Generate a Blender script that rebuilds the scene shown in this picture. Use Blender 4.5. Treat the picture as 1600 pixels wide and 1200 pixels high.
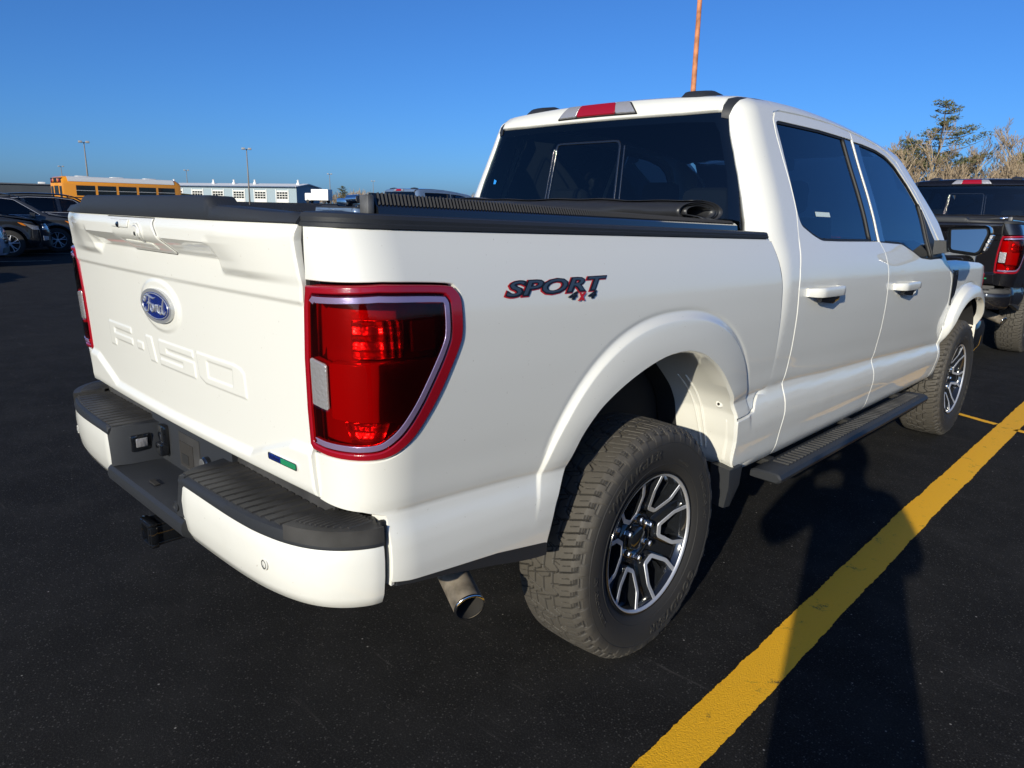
import bpy, bmesh, math, random
import numpy as np
from mathutils import Vector, Matrix
from mathutils.geometry import delaunay_2d_cdt
R=math.radians
random.seed(7); RNG=np.random.default_rng(11)
for o in list(bpy.data.objects): bpy.data.objects.remove(o,do_unlink=True)
SC=bpy.context.scene; COL=SC.collection
# ------------------------------------------------------------------ camera
CAMP=(2.1957,-1.9197,1.4708); YAW,PITCH,ROLL,FPX=-0.7733,-0.2369,0.0199,1127.5
cam=bpy.data.cameras.new('camera'); camo=bpy.data.objects.new('camera',cam); COL.objects.link(camo)
_cy,_sy,_cp,_sp=math.cos(YAW),math.sin(YAW),math.cos(PITCH),math.sin(PITCH)
_f=Vector((_sy*_cp,_cy*_cp,_sp)); _r=Vector((_cy,-_sy,0)); _u=_r.cross(_f)
_c,_s=math.cos(ROLL),math.sin(ROLL); _r2=_c*_r+_s*_u; _u2=-_s*_r+_c*_u
camo.matrix_world=Matrix(((_r2.x,_u2.x,-_f.x,CAMP[0]),(_r2.y,_u2.y,-_f.y,CAMP[1]),(_r2.z,_u2.z,-_f.z,CAMP[2]),(0,0,0,1)))
cam.sensor_width=36; cam.lens=FPX/1600*36; cam.clip_start=.05; cam.clip_end=3000
SC.camera=camo
# ------------------------------------------------------------------ sky and sun
SUN_AZ=R(-19.3); SUN_EL=R(17.7)
W=bpy.data.worlds.new('World'); SC.world=W; W.use_nodes=True
nt=W.node_tree; bg=nt.nodes['Background']; sky=nt.nodes.new('ShaderNodeTexSky')
sky.sky_type='NISHITA'; sky.sun_disc=False; sky.sun_elevation=SUN_EL
sky.sun_rotation=math.pi+SUN_AZ   # the sun stands behind the camera
sky.altitude=50; sky.air_density=0.8; sky.dust_density=1.0; sky.ozone_density=10
nt.links.new(sky.outputs[0],bg.inputs[0]); bg.inputs[1].default_value=.128
sl=bpy.data.lights.new('sun','SUN'); sl.energy=5.0; sl.angle=R(.53); sl.color=(1.0,.93,.76)
so=bpy.data.objects.new('sun',sl); COL.objects.link(so)
ld=Vector((math.sin(SUN_AZ)*math.cos(SUN_EL),math.cos(SUN_AZ)*math.cos(SUN_EL),-math.sin(SUN_EL)))
so.rotation_euler=ld.to_track_quat('-Z','Y').to_euler(); so.location=(5,-18,8)
SC.view_settings.view_transform='Standard'; SC.view_settings.look='None'; SC.view_settings.gamma=1
SC.view_settings.exposure=0.12; SC.view_settings.use_curve_mapping=False
SC.cycles.max_bounces=8; SC.cycles.transparent_max_bounces=16
# ------------------------------------------------------------------ materials
def mat(name,col,rough=.5,metal=0,coat=0,coat_r=.03,spec=.5,bump=None,var=None,trans=0,ior=1.45,emit=None,coords='Object'):
    """bump=(scale,strength,detail) ; var=(scale,amount)"""
    m=bpy.data.materials.new(name); m.use_nodes=True; t=m.node_tree; p=t.nodes['Principled BSDF']
    p.inputs['Base Color'].default_value=(*col,1); p.inputs['Roughness'].default_value=rough; p.inputs['Metallic'].default_value=metal
    p.inputs['Coat Weight'].default_value=coat; p.inputs['Coat Roughness'].default_value=coat_r
    p.inputs['Specular IOR Level'].default_value=spec; p.inputs['Transmission Weight'].default_value=trans; p.inputs['IOR'].default_value=ior
    tc=t.nodes.new('ShaderNodeTexCoord')
    if var:
        n=t.nodes.new('ShaderNodeTexNoise'); n.inputs['Scale'].default_value=var[0]; n.inputs['Detail'].default_value=6
        t.links.new(tc.outputs[coords],n.inputs['Vector'])
        mx=t.nodes.new('ShaderNodeMix'); mx.data_type='RGBA'
        a=[min(1,c*(1-var[1])) for c in col]; b=[min(1,c*(1+var[1])) for c in col]
        mx.inputs[6].default_value=(*a,1); mx.inputs[7].default_value=(*b,1)
        cr=t.nodes.new('ShaderNodeMapRange'); cr.inputs[1].default_value=.3; cr.inputs[2].default_value=.7
        t.links.new(n.outputs[0],cr.inputs[0]); t.links.new(cr.outputs[0],mx.inputs[0]); t.links.new(mx.outputs[2],p.inputs['Base Color'])
    if bump:
        n=t.nodes.new('ShaderNodeTexNoise'); n.inputs['Scale'].default_value=bump[0]; n.inputs['Detail'].default_value=bump[2] if len(bump)>2 else 3
        t.links.new(tc.outputs[coords],n.inputs['Vector'])
        b=t.nodes.new('ShaderNodeBump'); b.inputs['Strength'].default_value=bump[1]; b.inputs['Distance'].default_value=bump[3] if len(bump)>3 else .002
        t.links.new(n.outputs[0],b.inputs['Height']); t.links.new(b.outputs[0],p.inputs['Normal'])
    if emit: p.inputs['Emission Color'].default_value=(*emit[0],1); p.inputs['Emission Strength'].default_value=emit[1]
    return m
def glassmat(name,tint,refl=(1,1,1),ior=1.5,rough=0.0):
    """thin sheet glass: tinted see-through with a Fresnel mirror on top"""
    m=bpy.data.materials.new(name); m.use_nodes=True; t=m.node_tree; t.nodes.remove(t.nodes['Principled BSDF'])
    tr=t.nodes.new('ShaderNodeBsdfTransparent'); tr.inputs[0].default_value=(*tint,1)
    gl=t.nodes.new('ShaderNodeBsdfGlossy'); gl.inputs['Color'].default_value=(*refl,1); gl.inputs['Roughness'].default_value=rough
    fr=t.nodes.new('ShaderNodeFresnel'); fr.inputs[0].default_value=ior
    mx=t.nodes.new('ShaderNodeMixShader'); t.links.new(fr.outputs[0],mx.inputs[0]); t.links.new(tr.outputs[0],mx.inputs[1]); t.links.new(gl.outputs[0],mx.inputs[2])
    t.links.new(mx.outputs[0],t.nodes['Material Output'].inputs[0]); return m
def paint(name,col,metal=0,flake=0):
    m=mat(name,col,rough=.42,metal=metal,coat=1.0,coat_r=.015,spec=.5 if max(col)>.3 else .06)
    t=m.node_tree; p=t.nodes['Principled BSDF']; tc=t.nodes.new('ShaderNodeTexCoord')
    # a little road dust: more towards the bottom of the body, broken up by noise
    n=t.nodes.new('ShaderNodeTexNoise'); n.inputs['Scale'].default_value=5; n.inputs['Detail'].default_value=9; n.inputs['Roughness'].default_value=.7
    sx=t.nodes.new('ShaderNodeSeparateXYZ'); t.links.new(tc.outputs['Object'],sx.inputs[0]); t.links.new(tc.outputs['Object'],n.inputs['Vector'])
    r1=t.nodes.new('ShaderNodeMapRange'); r1.inputs[1].default_value=.85; r1.inputs[2].default_value=.45; r1.inputs[3].default_value=0; r1.inputs[4].default_value=.35
    t.links.new(sx.outputs[2],r1.inputs[0])
    r2=t.nodes.new('ShaderNodeMapRange'); r2.inputs[1].default_value=.48; r2.inputs[2].default_value=.75; r2.inputs[3].default_value=0; r2.inputs[4].default_value=.5
    t.links.new(n.outputs[0],r2.inputs[0])
    mu=t.nodes.new('ShaderNodeMath'); mu.operation='MULTIPLY'; t.links.new(r1.outputs[0],mu.inputs[0]); t.links.new(r2.outputs[0],mu.inputs[1])
    # scattered specks of grit
    sp=t.nodes.new('ShaderNodeTexNoise'); sp.inputs['Scale'].default_value=110; sp.inputs['Detail'].default_value=2; t.links.new(tc.outputs['Object'],sp.inputs['Vector'])
    r3=t.nodes.new('ShaderNodeMapRange'); r3.inputs[1].default_value=.735; r3.inputs[2].default_value=.78; r3.inputs[3].default_value=0; r3.inputs[4].default_value=.5; t.links.new(sp.outputs[0],r3.inputs[0])
    mxv=t.nodes.new('ShaderNodeMath'); mxv.operation='MAXIMUM'; t.links.new(mu.outputs[0],mxv.inputs[0]); t.links.new(r3.outputs[0],mxv.inputs[1])
    mx=t.nodes.new('ShaderNodeMix'); mx.data_type='RGBA'; mx.inputs[6].default_value=(*col,1); mx.inputs[7].default_value=(.30,.25,.19,1)
    t.links.new(mxv.outputs[0],mx.inputs[0]); t.links.new(mx.outputs[2],p.inputs['Base Color'])
    return m
M={}
M['white']=paint('white_paint',(.695,.69,.64))
M['blackpaint']=paint('black_paint',(.006,.006,.008))
M['bluepaint']=paint('blue_grey_paint',(.10,.15,.24))
M['trim']=mat('black_grained_plastic',(.022,.024,.028),rough=.5,bump=(900,.5,2,.0006),spec=.45)
M['step']=mat('worn_black_plastic',(.035,.034,.033),rough=.55,bump=(700,.5,2,.0006),var=(9,.45))
M['gloss']=mat('gloss_black',(.008,.009,.011),rough=.08,coat=1,spec=.6)
M['dark']=mat('underbody_black',(.012,.012,.012),rough=.8)
M['liner']=mat('wheel_liner_felt',(.016,.016,.017),rough=.95,bump=(300,.6,3,.003))
M['seal']=mat('rubber_seal',(.010,.010,.010),rough=.6)
M['chrome']=mat('chrome',(.85,.85,.85),rough=.16,metal=1)
M['steel']=mat('exhaust_steel',(.36,.31,.25),rough=.45,metal=.6,var=(22,.45),bump=(160,.25,4,.001))
M['soot']=mat('sooty_pipe_inside',(.02,.018,.016),rough=.9)
M['tint']=glassmat('tinted_glass',(.30,.36,.38),refl=(.95,.97,1),ior=1.5)
M['tint2']=glassmat('rear_tinted_glass',(.42,.47,.46),refl=(.95,.97,1),ior=1.5)
M['clear']=glassmat('windshield_glass',(.78,.84,.83),ior=1.5)
M['seat']=mat('seat_cloth',(.028,.029,.032),rough=.9,bump=(400,.3))
M['dash']=mat('dashboard_plastic',(.02,.02,.022),rough=.6)
M['redlens']=glassmat('red_lens',(.90,.05,.06),ior=1.38,rough=.02)
M['redsolid']=mat('red_reflector_plastic',(.24,.010,.022),rough=.22,coat=1,bump=(30,.05))
M['redrim']=mat('red_lens_border',(.26,.004,.012),rough=.14,coat=.8,bump=(330,.35,2,.0012))
M['reddark']=mat('dark_red_chamber',(.26,.03,.04),rough=.35,metal=.35,bump=(200,.5,2,.001))
M['facet']=mat('lamp_reflector',(1,.84,.55),rough=.24,metal=.9)
def ribbed(m,sx=150,sz=60):
    t=m.node_tree;p=t.nodes['Principled BSDF'];N=t.nodes.new;L=t.links.new;tc=N('ShaderNodeTexCoord');sp=N('ShaderNodeSeparateXYZ');L(tc.outputs['Object'],sp.inputs[0]);hs=[]
    ad=N('ShaderNodeMath');ad.operation='SUBTRACT';L(sp.outputs[0],ad.inputs[0]);L(sp.outputs[1],ad.inputs[1])
    for src,k in((ad.outputs[0],sx),(sp.outputs[2],sz)):
        a=N('ShaderNodeMath');a.operation='MULTIPLY';a.inputs[1].default_value=k*2*math.pi/2;L(src,a.inputs[0]);b=N('ShaderNodeMath');b.operation='SINE';L(a.outputs[0],b.inputs[0]);hs.append(b.outputs[0])
    n=N('ShaderNodeTexNoise');n.inputs['Scale'].default_value=38;L(tc.outputs['Object'],n.inputs['Vector'])
    s1=N('ShaderNodeMath');s1.operation='ADD';L(hs[0],s1.inputs[0]);L(hs[1],s1.inputs[1]);s2=N('ShaderNodeMath');s2.operation='MULTIPLY_ADD';L(n.outputs[0],s2.inputs[0]);s2.inputs[1].default_value=2.2;L(s1.outputs[0],s2.inputs[2])
    bp=N('ShaderNodeBump');bp.inputs['Strength'].default_value=1;bp.inputs['Distance'].default_value=.0022;L(s2.outputs[0],bp.inputs['Height']);L(bp.outputs[0],p.inputs['Normal'])
ribbed(M['facet'])
M['guide']=mat('light_guide_strip',(.30,.22,.37),rough=.22,coat=1,metal=.45,bump=(500,.4,1,.0006))
M['clearlens']=mat('clear_reversing_lens',(.42,.41,.42),rough=.25,coat=1,metal=.5,bump=(120,.6,2,.004))
M['tyre']=mat('tyre_rubber',(.018,.0175,.017),rough=.7,bump=(260,.3,4,.001))
def dusty_tyre():
    m=M['tyre'];t=m.node_tree;p=t.nodes['Principled BSDF'];N=t.nodes.new;L=t.links.new
    O=N('ShaderNodeTexCoord').outputs['Object'];at_=N('ShaderNodeAttribute');at_.attribute_name='dust'
    n=N('ShaderNodeTexNoise');n.inputs['Scale'].default_value=22;n.inputs['Detail'].default_value=8;n.inputs['Roughness'].default_value=.7;L(O,n.inputs['Vector'])
    q=N('ShaderNodeMath');q.operation='MULTIPLY_ADD';L(n.outputs[0],q.inputs[0]);q.inputs[1].default_value=.7;q.inputs[2].default_value=.62
    w=N('ShaderNodeMath');w.operation='MULTIPLY';w.use_clamp=True;L(q.outputs[0],w.inputs[0]);L(at_.outputs['Fac'],w.inputs[1])
    mx=N('ShaderNodeMix');mx.data_type='RGBA';mx.inputs[6].default_value=(.022,.021,.020,1);mx.inputs[7].default_value=(.066,.059,.049,1);L(w.outputs[0],mx.inputs[0]);L(mx.outputs[2],p.inputs['Base Color'])
dusty_tyre()
M['rimblack']=mat('wheel_gloss_black',(.010,.011,.013),rough=.10,coat=1,spec=.6)
M['rimface']=mat('machined_alloy',(.54,.55,.58),rough=.42,metal=.62,bump=(420,.08,1,.0004))
M['brake']=mat('brake_disc_iron',(.22,.20,.18),rough=.42,metal=.9,var=(20,.25))
M['badgeblue']=mat('badge_blue_enamel',(.008,.022,.16),rough=.08,coat=1)
M['badgegreen']=mat('badge_green_enamel',(.02,.22,.10),rough=.12,coat=1)
M['decalgrey']=mat('decal_slate',(.035,.055,.085),rough=.35)
M['decalblack']=mat('decal_black',(.008,.008,.010),rough=.4)
M['decalred']=mat('decal_red',(.50,.012,.016),rough=.4)
M['mirror']=mat('mirror_silver',(.10,.145,.18),rough=.02,metal=1)
M['vinyl']=mat('tonneau_vinyl',(.020,.021,.024),rough=.38,bump=(60,.25,5,.004))
M['rib']=mat('ribbed_rubber',(.022,.022,.023),rough=.55)
M['alu']=mat('aluminium_end_cap',(.12,.12,.12),rough=.5,metal=.4,var=(30,.3))
M['bedliner']=mat('bed_liner',(.02,.02,.021),rough=.8,bump=(250,.6))
M['tintdoor']=glassmat('rear_door_tinted_glass',(.17,.20,.215),refl=(.95,.97,1),ior=1.5)
M['silver']=mat('satin_silver',(.62,.63,.64),rough=.34,metal=.75)
M['sticker']=mat('paper_sticker',(.62,.72,.68),rough=.6)
M['bluesticker']=mat('blue_sticker',(.02,.22,.62),rough=.5)
M['fascia']=mat('galvanised_bracket',(.62,.58,.50),rough=.6)
# ------------------------------------------------------------------ mesh helpers
def link(o,parent=None):
    COL.objects.link(o)
    if parent is not None: o.parent=parent
    return o
def tag(o,label=None,cat=None,group=None,kind=None):
    if label: o['label']=label
    if cat: o['category']=cat
    if group: o['group']=group
    if kind: o['kind']=kind
    return o
def empty(name,loc=(0,0,0),rz=0):
    o=bpy.data.objects.new(name,None); COL.objects.link(o); o.location=loc; o.rotation_euler=(0,0,rz); o.empty_display_size=.3; return o
def mk(name,V,Fc,m,parent=None,smooth=True,normals=None,sharp=None):
    me=bpy.data.meshes.new(name); me.from_pydata([tuple(v) for v in np.asarray(V,float)],[],[tuple(int(i) for i in f) for f in Fc]); me.update()
    if m is not None:
        for mm in (m if isinstance(m,(list,tuple)) else [m]): me.materials.append(mm)
    if smooth:
        me.polygons.foreach_set('use_smooth',[True]*len(me.polygons))
        if normals is None:
            if sharp is not None: me.set_sharp_from_angle(angle=R(sharp))
        else: me.normals_split_custom_set_from_vertices([tuple(n) for n in normals])
    o=bpy.data.objects.new(name,me); return link(o,parent)
class MB:
    """collects shapes into one mesh"""
    def __init__(s): s.V=[];s.F=[];s.n=0;s.mi=[]
    def add(s,V,F,mi=0):
        V=np.asarray(V,float); s.V.append(V); s.F+= [tuple(i+s.n for i in f) for f in F]; s.mi+=[mi]*len(F); s.n+=len(V); return s
    def box(s,c,d,rz=0,mi=0,r=0):
        if r>0:
            V,F=rbox(d,r); 
        else:
            V=np.array([[x,y,z] for x in(-.5,.5) for y in(-.5,.5) for z in(-.5,.5)])*np.array(d); F=[(0,1,3,2),(4,6,7,5),(0,4,5,1),(2,3,7,6),(0,2,6,4),(1,5,7,3)]
        if rz: cz,sz=math.cos(rz),math.sin(rz); V=V@np.array([[cz,sz,0],[-sz,cz,0],[0,0,1]])
        return s.add(V+np.array(c),F,mi)
    def tube(s,P,r,n=10,mi=0,cap=True):
        V,F=tube(P,r,n,cap); return s.add(V,F,mi)
    def lathe(s,prof,axis='x',o=(0,0,0),n=24,mi=0,close=False):
        V,F=lathe(prof,axis,o,n,close); return s.add(V,F,mi)
    def obj(s,name,m,parent=None,smooth=True,sharp=35,normals=None):
        o=mk(name,np.concatenate(s.V),s.F,m,parent,smooth,normals,sharp)
        if isinstance(m,(list,tuple)): o.data.polygons.foreach_set('material_index',s.mi)
        return o
_rb={}
def rbox(d,r):
    bm=bmesh.new(); bmesh.ops.create_cube(bm,size=1); bmesh.ops.scale(bm,vec=d,verts=bm.verts)
    bmesh.ops.bevel(bm,geom=bm.edges[:],offset=min(r,min(d)*.45),segments=2,affect='EDGES',profile=.5)
    bm.verts.index_update(); V=np.array([v.co[:] for v in bm.verts]); F=[tuple(v.index for v in f.verts) for f in bm.faces]; bm.free(); return V,F
def tube(P,r,n=10,cap=True):
    P=np.asarray(P,float); k=len(P); rr=np.full(k,r,float) if np.isscalar(r) else np.asarray(r,float)
    T=np.gradient(P,axis=0); T/=np.linalg.norm(T,axis=1)[:,None]+1e-12
    up=np.array([0,0,1.]) if abs(T[0,2])<.9 else np.array([1.,0,0])
    V=[];a=np.cross(T[0],up);a/=np.linalg.norm(a)
    for i in range(k):
        a=a-T[i]*(a@T[i]);a/=np.linalg.norm(a);b=np.cross(T[i],a)
        th=np.arange(n)*2*math.pi/n
        V.append(P[i]+rr[i]*(np.cos(th)[:,None]*a+np.sin(th)[:,None]*b))
    F=[(i*n+j,i*n+(j+1)%n,(i+1)*n+(j+1)%n,(i+1)*n+j) for i in range(k-1) for j in range(n)]
    if cap: F+=[tuple(range(n))[::-1],tuple((k-1)*n+j for j in range(n))]
    return np.concatenate(V),F
def lathe(prof,axis='x',o=(0,0,0),n=24,close=False):
    """prof: list of (position along the axis, radius)"""
    k=len(prof);th=np.arange(n)*2*math.pi/n;V=[]
    for a,r in prof:
        c,s_=np.cos(th)*r,np.sin(th)*r;z=np.full(n,a)
        V.append(np.stack({'x':(z,c,s_),'y':(s_,z,c),'z':(c,s_,z)}[axis],1))
    F=[(i*n+j,i*n+(j+1)%n,(i+1)*n+(j+1)%n,(i+1)*n+j) for i in range(k-1) for j in range(n)]
    if close: F+=[tuple(range(n))[::-1],tuple((k-1)*n+j for j in range(n))]
    return np.concatenate(V)+np.array(o),F
def loft(rings,closed=True,caps=True):
    k=len(rings);n=len(rings[0]);V=np.concatenate([np.asarray(r,float) for r in rings]);F=[]
    for i in range(k-1):
        for j in range(n if closed else n-1):
            F.append((i*n+j,i*n+(j+1)%n,(i+1)*n+(j+1)%n,(i+1)*n+j))
    if caps and closed: F+=[tuple(range(n))[::-1],tuple((k-1)*n+j for j in range(n))]
    return V,F
def sweep(P,N,sec,B=None,closed=True,caps=True):
    """sec: list of (outward, up) offsets; P path, N outward normals"""
    P=np.asarray(P,float);N=np.asarray(N,float);up=np.array([0,0,1.]) if B is None else B
    return loft([[p+n*a+up*b for a,b in (sec(i) if callable(sec) else sec)] for i,(p,n) in enumerate(zip(P,N))],closed,caps)
def inpoly(P,poly):
    x,y=P[:,0],P[:,1];r=np.zeros(len(P),bool);n=len(poly);j=n-1
    for i in range(n):
        xi,yi=poly[i];xj,yj=poly[j]
        if yi!=yj:
            c=((yi>y)!=(yj>y))&(x<(xj-xi)*(y-yi)/(yj-yi)+xi); r^=c
        j=i
    return r
def dpoly(P,poly,closed=True):
    A=np.asarray(poly,float);B=np.roll(A,-1,0)
    if not closed: A,B=A[:-1],B[:-1]
    d=np.full(len(P),1e9)
    for a,b in zip(A,B):
        ab=b-a;L=ab@ab
        t=np.clip(((P-a)@ab)/(L if L>0 else 1),0,1);d=np.minimum(d,np.linalg.norm(P-a-t[:,None]*ab,axis=1))
    return d
def resample(poly,h):
    out=[];n=len(poly)
    for i in range(n):
        a=np.array(poly[i],float);b=np.array(poly[(i+1)%n],float);L=np.linalg.norm(b-a);k=max(1,int(round(L/h)))
        for j in range(k): out.append(a+(b-a)*j/k)
    return np.array(out)
def fillet(poly,r,n=4):
    """round every corner of a polygon by r (scalar or per vertex list)"""
    out=[];k=len(poly)
    for i in range(k):
        p=np.array(poly[i],float);a=np.array(poly[i-1],float)-p;b=np.array(poly[(i+1)%k],float)-p
        la,lb=np.linalg.norm(a),np.linalg.norm(b);ri=r[i] if hasattr(r,'__len__') else r
        t=min(ri,la*.45,lb*.45)
        if t<1e-5: out.append(p);continue
        A=p+a/la*t;B=p+b/lb*t
        for j in range(n+1):
            s=j/n;out.append((1-s)**2*A+2*s*(1-s)*p+s*s*B)
    return np.array(out)
def smooth(pts,n=6):
    P=np.asarray(pts,float);out=[]
    for i in range(len(P)-1):
        a,b,c,d=P[max(i-1,0)],P[i],P[i+1],P[min(i+2,len(P)-1)]
        for t in np.arange(n)/n: out.append(.5*((2*b)+(c-a)*t+(2*a-5*b+4*c-d)*t*t+(3*b-a-3*c+d)*t**3))
    return np.array(out+[P[-1]])
def area(poly):
    x,y=np.asarray(poly).T;return .5*np.sum(x*np.roll(y,-1)-y*np.roll(x,-1))
def inset(poly,d):
    """poly CCW; positive d moves inwards"""
    a=np.roll(poly,1,0);b=np.roll(poly,-1,0);t=b-a;t/=np.linalg.norm(t,axis=1)[:,None]+1e-12
    return poly+np.stack([-t[:,1],t[:,0]],1)*d
def pchip(xs,ys):
    xs=np.array(xs,float);ys=np.array(ys,float);h=np.diff(xs);d=np.diff(ys)/h;m=np.zeros_like(ys)
    for i in range(1,len(xs)-1):
        if d[i-1]*d[i]>0:
            w1=2*h[i]+h[i-1];w2=h[i]+2*h[i-1];m[i]=(w1+w2)/(w1/d[i-1]+w2/d[i])
    m[0]=d[0];m[-1]=d[-1]
    def f(x):
        x=np.asarray(x,float);i=np.clip(np.searchsorted(xs,x)-1,0,len(xs)-2);t=(x-xs[i])/h[i]
        t0=np.clip(t,0,1);a=t0*t0
        r=(2*t0*a-3*a+1)*ys[i]+(t0*a-2*a+t0)*h[i]*m[i]+(-2*t0*a+3*a)*ys[i+1]+(t0*a-a)*h[i]*m[i+1]
        return r+np.where(x<xs[0],(x-xs[0])*m[0],0)+np.where(x>xs[-1],(x-xs[-1])*m[-1],0)
    return f
def smax(a,b,k):
    h=np.maximum(k-np.abs(a-b),0)/k
    return np.maximum(a,b)+h*h*k*.25
def sstep(a,b,x):
    t=np.clip((x-a)/(b-a),0,1);return t*t*(3-2*t)
# side profile, lower part below the crease and upper part above it (normalised height)
_lo=pchip([.40,.44,.46,.475,.505,.565,.61,.65,.69,.72,.745,.775],[.85,.902,.920,.932,.9465,.9575,.9655,.970,.968,.961,.952,.944])
_hi=pchip([.762,.775,.80,.857,.92,1.0,1.08,1.17,1.21,1.27,1.324,1.36,1.40,1.5,1.6,1.75,1.87,1.94,2.02],
          [.946,.948,.954,.961,.969,.975,.978,.976,.973,.963,.948,.934,.918,.884,.845,.781,.732,.703,.67])
_zc=pchip([-1.3,-1.05,-.88,-.67,-.44,.2,.7,.95,1.45,2.0,2.5,3.0,3.4,5],[.806,.803,.797,.785,.77,.782,.79,.795,.772,.752,.728,.709,.69,.66])
def ztop(y): return 1.382-.025*(y-.7)
def znorm(y,z):
    zc=_zc(y);zt=ztop(y)
    a=.45+(z-.45)*(.775-.45)/(zc-.45)
    b=.775+(z-zc)*(1.385-.775)/(zt-zc)
    k=np.clip((z-zt)/.4,0,1)
    c=1.385+(z-zt)
    return np.where(z<zc,a,np.where(z<zt,b,c))
ARCH=[(.035,.50,.535,.543,.065,.50,.640,.662),(3.70,.44,.44,.52,3.70,.44,.53,.61)]
def _q(y,z,yc,zc,a,b,n):
    return (np.abs((y-yc)/a)**n+np.abs(np.maximum(z-zc,0)/b)**n)**(1/n)
FH=(.024,.056)
def flare(y,z):
    r=0
    for ii,(A,hgt) in enumerate(zip(ARCH,FH)):
        qi=_q(y,z,*A[:4],2.3)-1;qo=1-_q(y,z,*A[4:],2.3)
        t=qi/np.maximum(qi+qo,1e-6)
        t=np.where(qo<=0,1-3*qo,np.where(qi<=0,0,t))
        p=(1-.32*np.clip(t/.8,0,1.1)**2)*sstep(1.0,.83,t)
        p=p*(.25*sstep(.62,.78,z)+.75*np.where(y>.3,sstep(.64,.84,z),sstep(.66,.92,z)))-.13*np.exp(-((t-1.03)/.035)**2)*sstep(.80,.92,z)
        if ii==1: p=p*sstep(3.225,3.30,y)
        r=r+hgt*p
    return r
def X(y,z):
    y=np.asarray(y,float);z=np.asarray(z,float)
    zn=znorm(y,z)
    w=sstep(.764,.778,zn)
    return _lo(zn)*(1-w)+_hi(zn)*w+flare(y,z)
def ytg(z): return -1.134+.035*(1.43-z)
def ycr(x,z): return .775+.17*(z-1.40)+.03*(np.abs(x)/.7)**2-.015
def zroof(x,y):
    return 1.984-.024*(x/.70)**2-.006*np.abs(x/.70)**6-.030*np.clip((1.55-y)/.75,0,None)**2-.055*np.clip(y-1.25,0,None)**2
def ywind(x,z): return 2.97+(1.86-z)*1.50-.26*(np.abs(x)/.7)**2
def Fside(p): return np.abs(p[...,0])-X(p[...,1],p[...,2])
def Fbed(p): return smax(Fside(p),ytg(p[...,2])+.0-p[...,1],.15)
def Fcab(p):
    x,y,z=p[...,0],p[...,1],p[...,2]
    a=smax(Fside(p),ycr(x,z)-y,.13)
    b=smax(a,z-zroof(x,y),.06)
    return smax(b,(y-ywind(x,z))*.5,.04)
def cast(F,O,D,t0,t1,off=0.0,n=40):
    a=np.full(len(O),t0,float);b=np.full(len(O),t1,float)
    for _ in range(n):
        m=.5*(a+b);v=F(O+D*m[:,None])-off
        a=np.where(v<0,m,a);b=np.where(v<0,b,m)
    return O+D*(.5*(a+b))[:,None]
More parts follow.
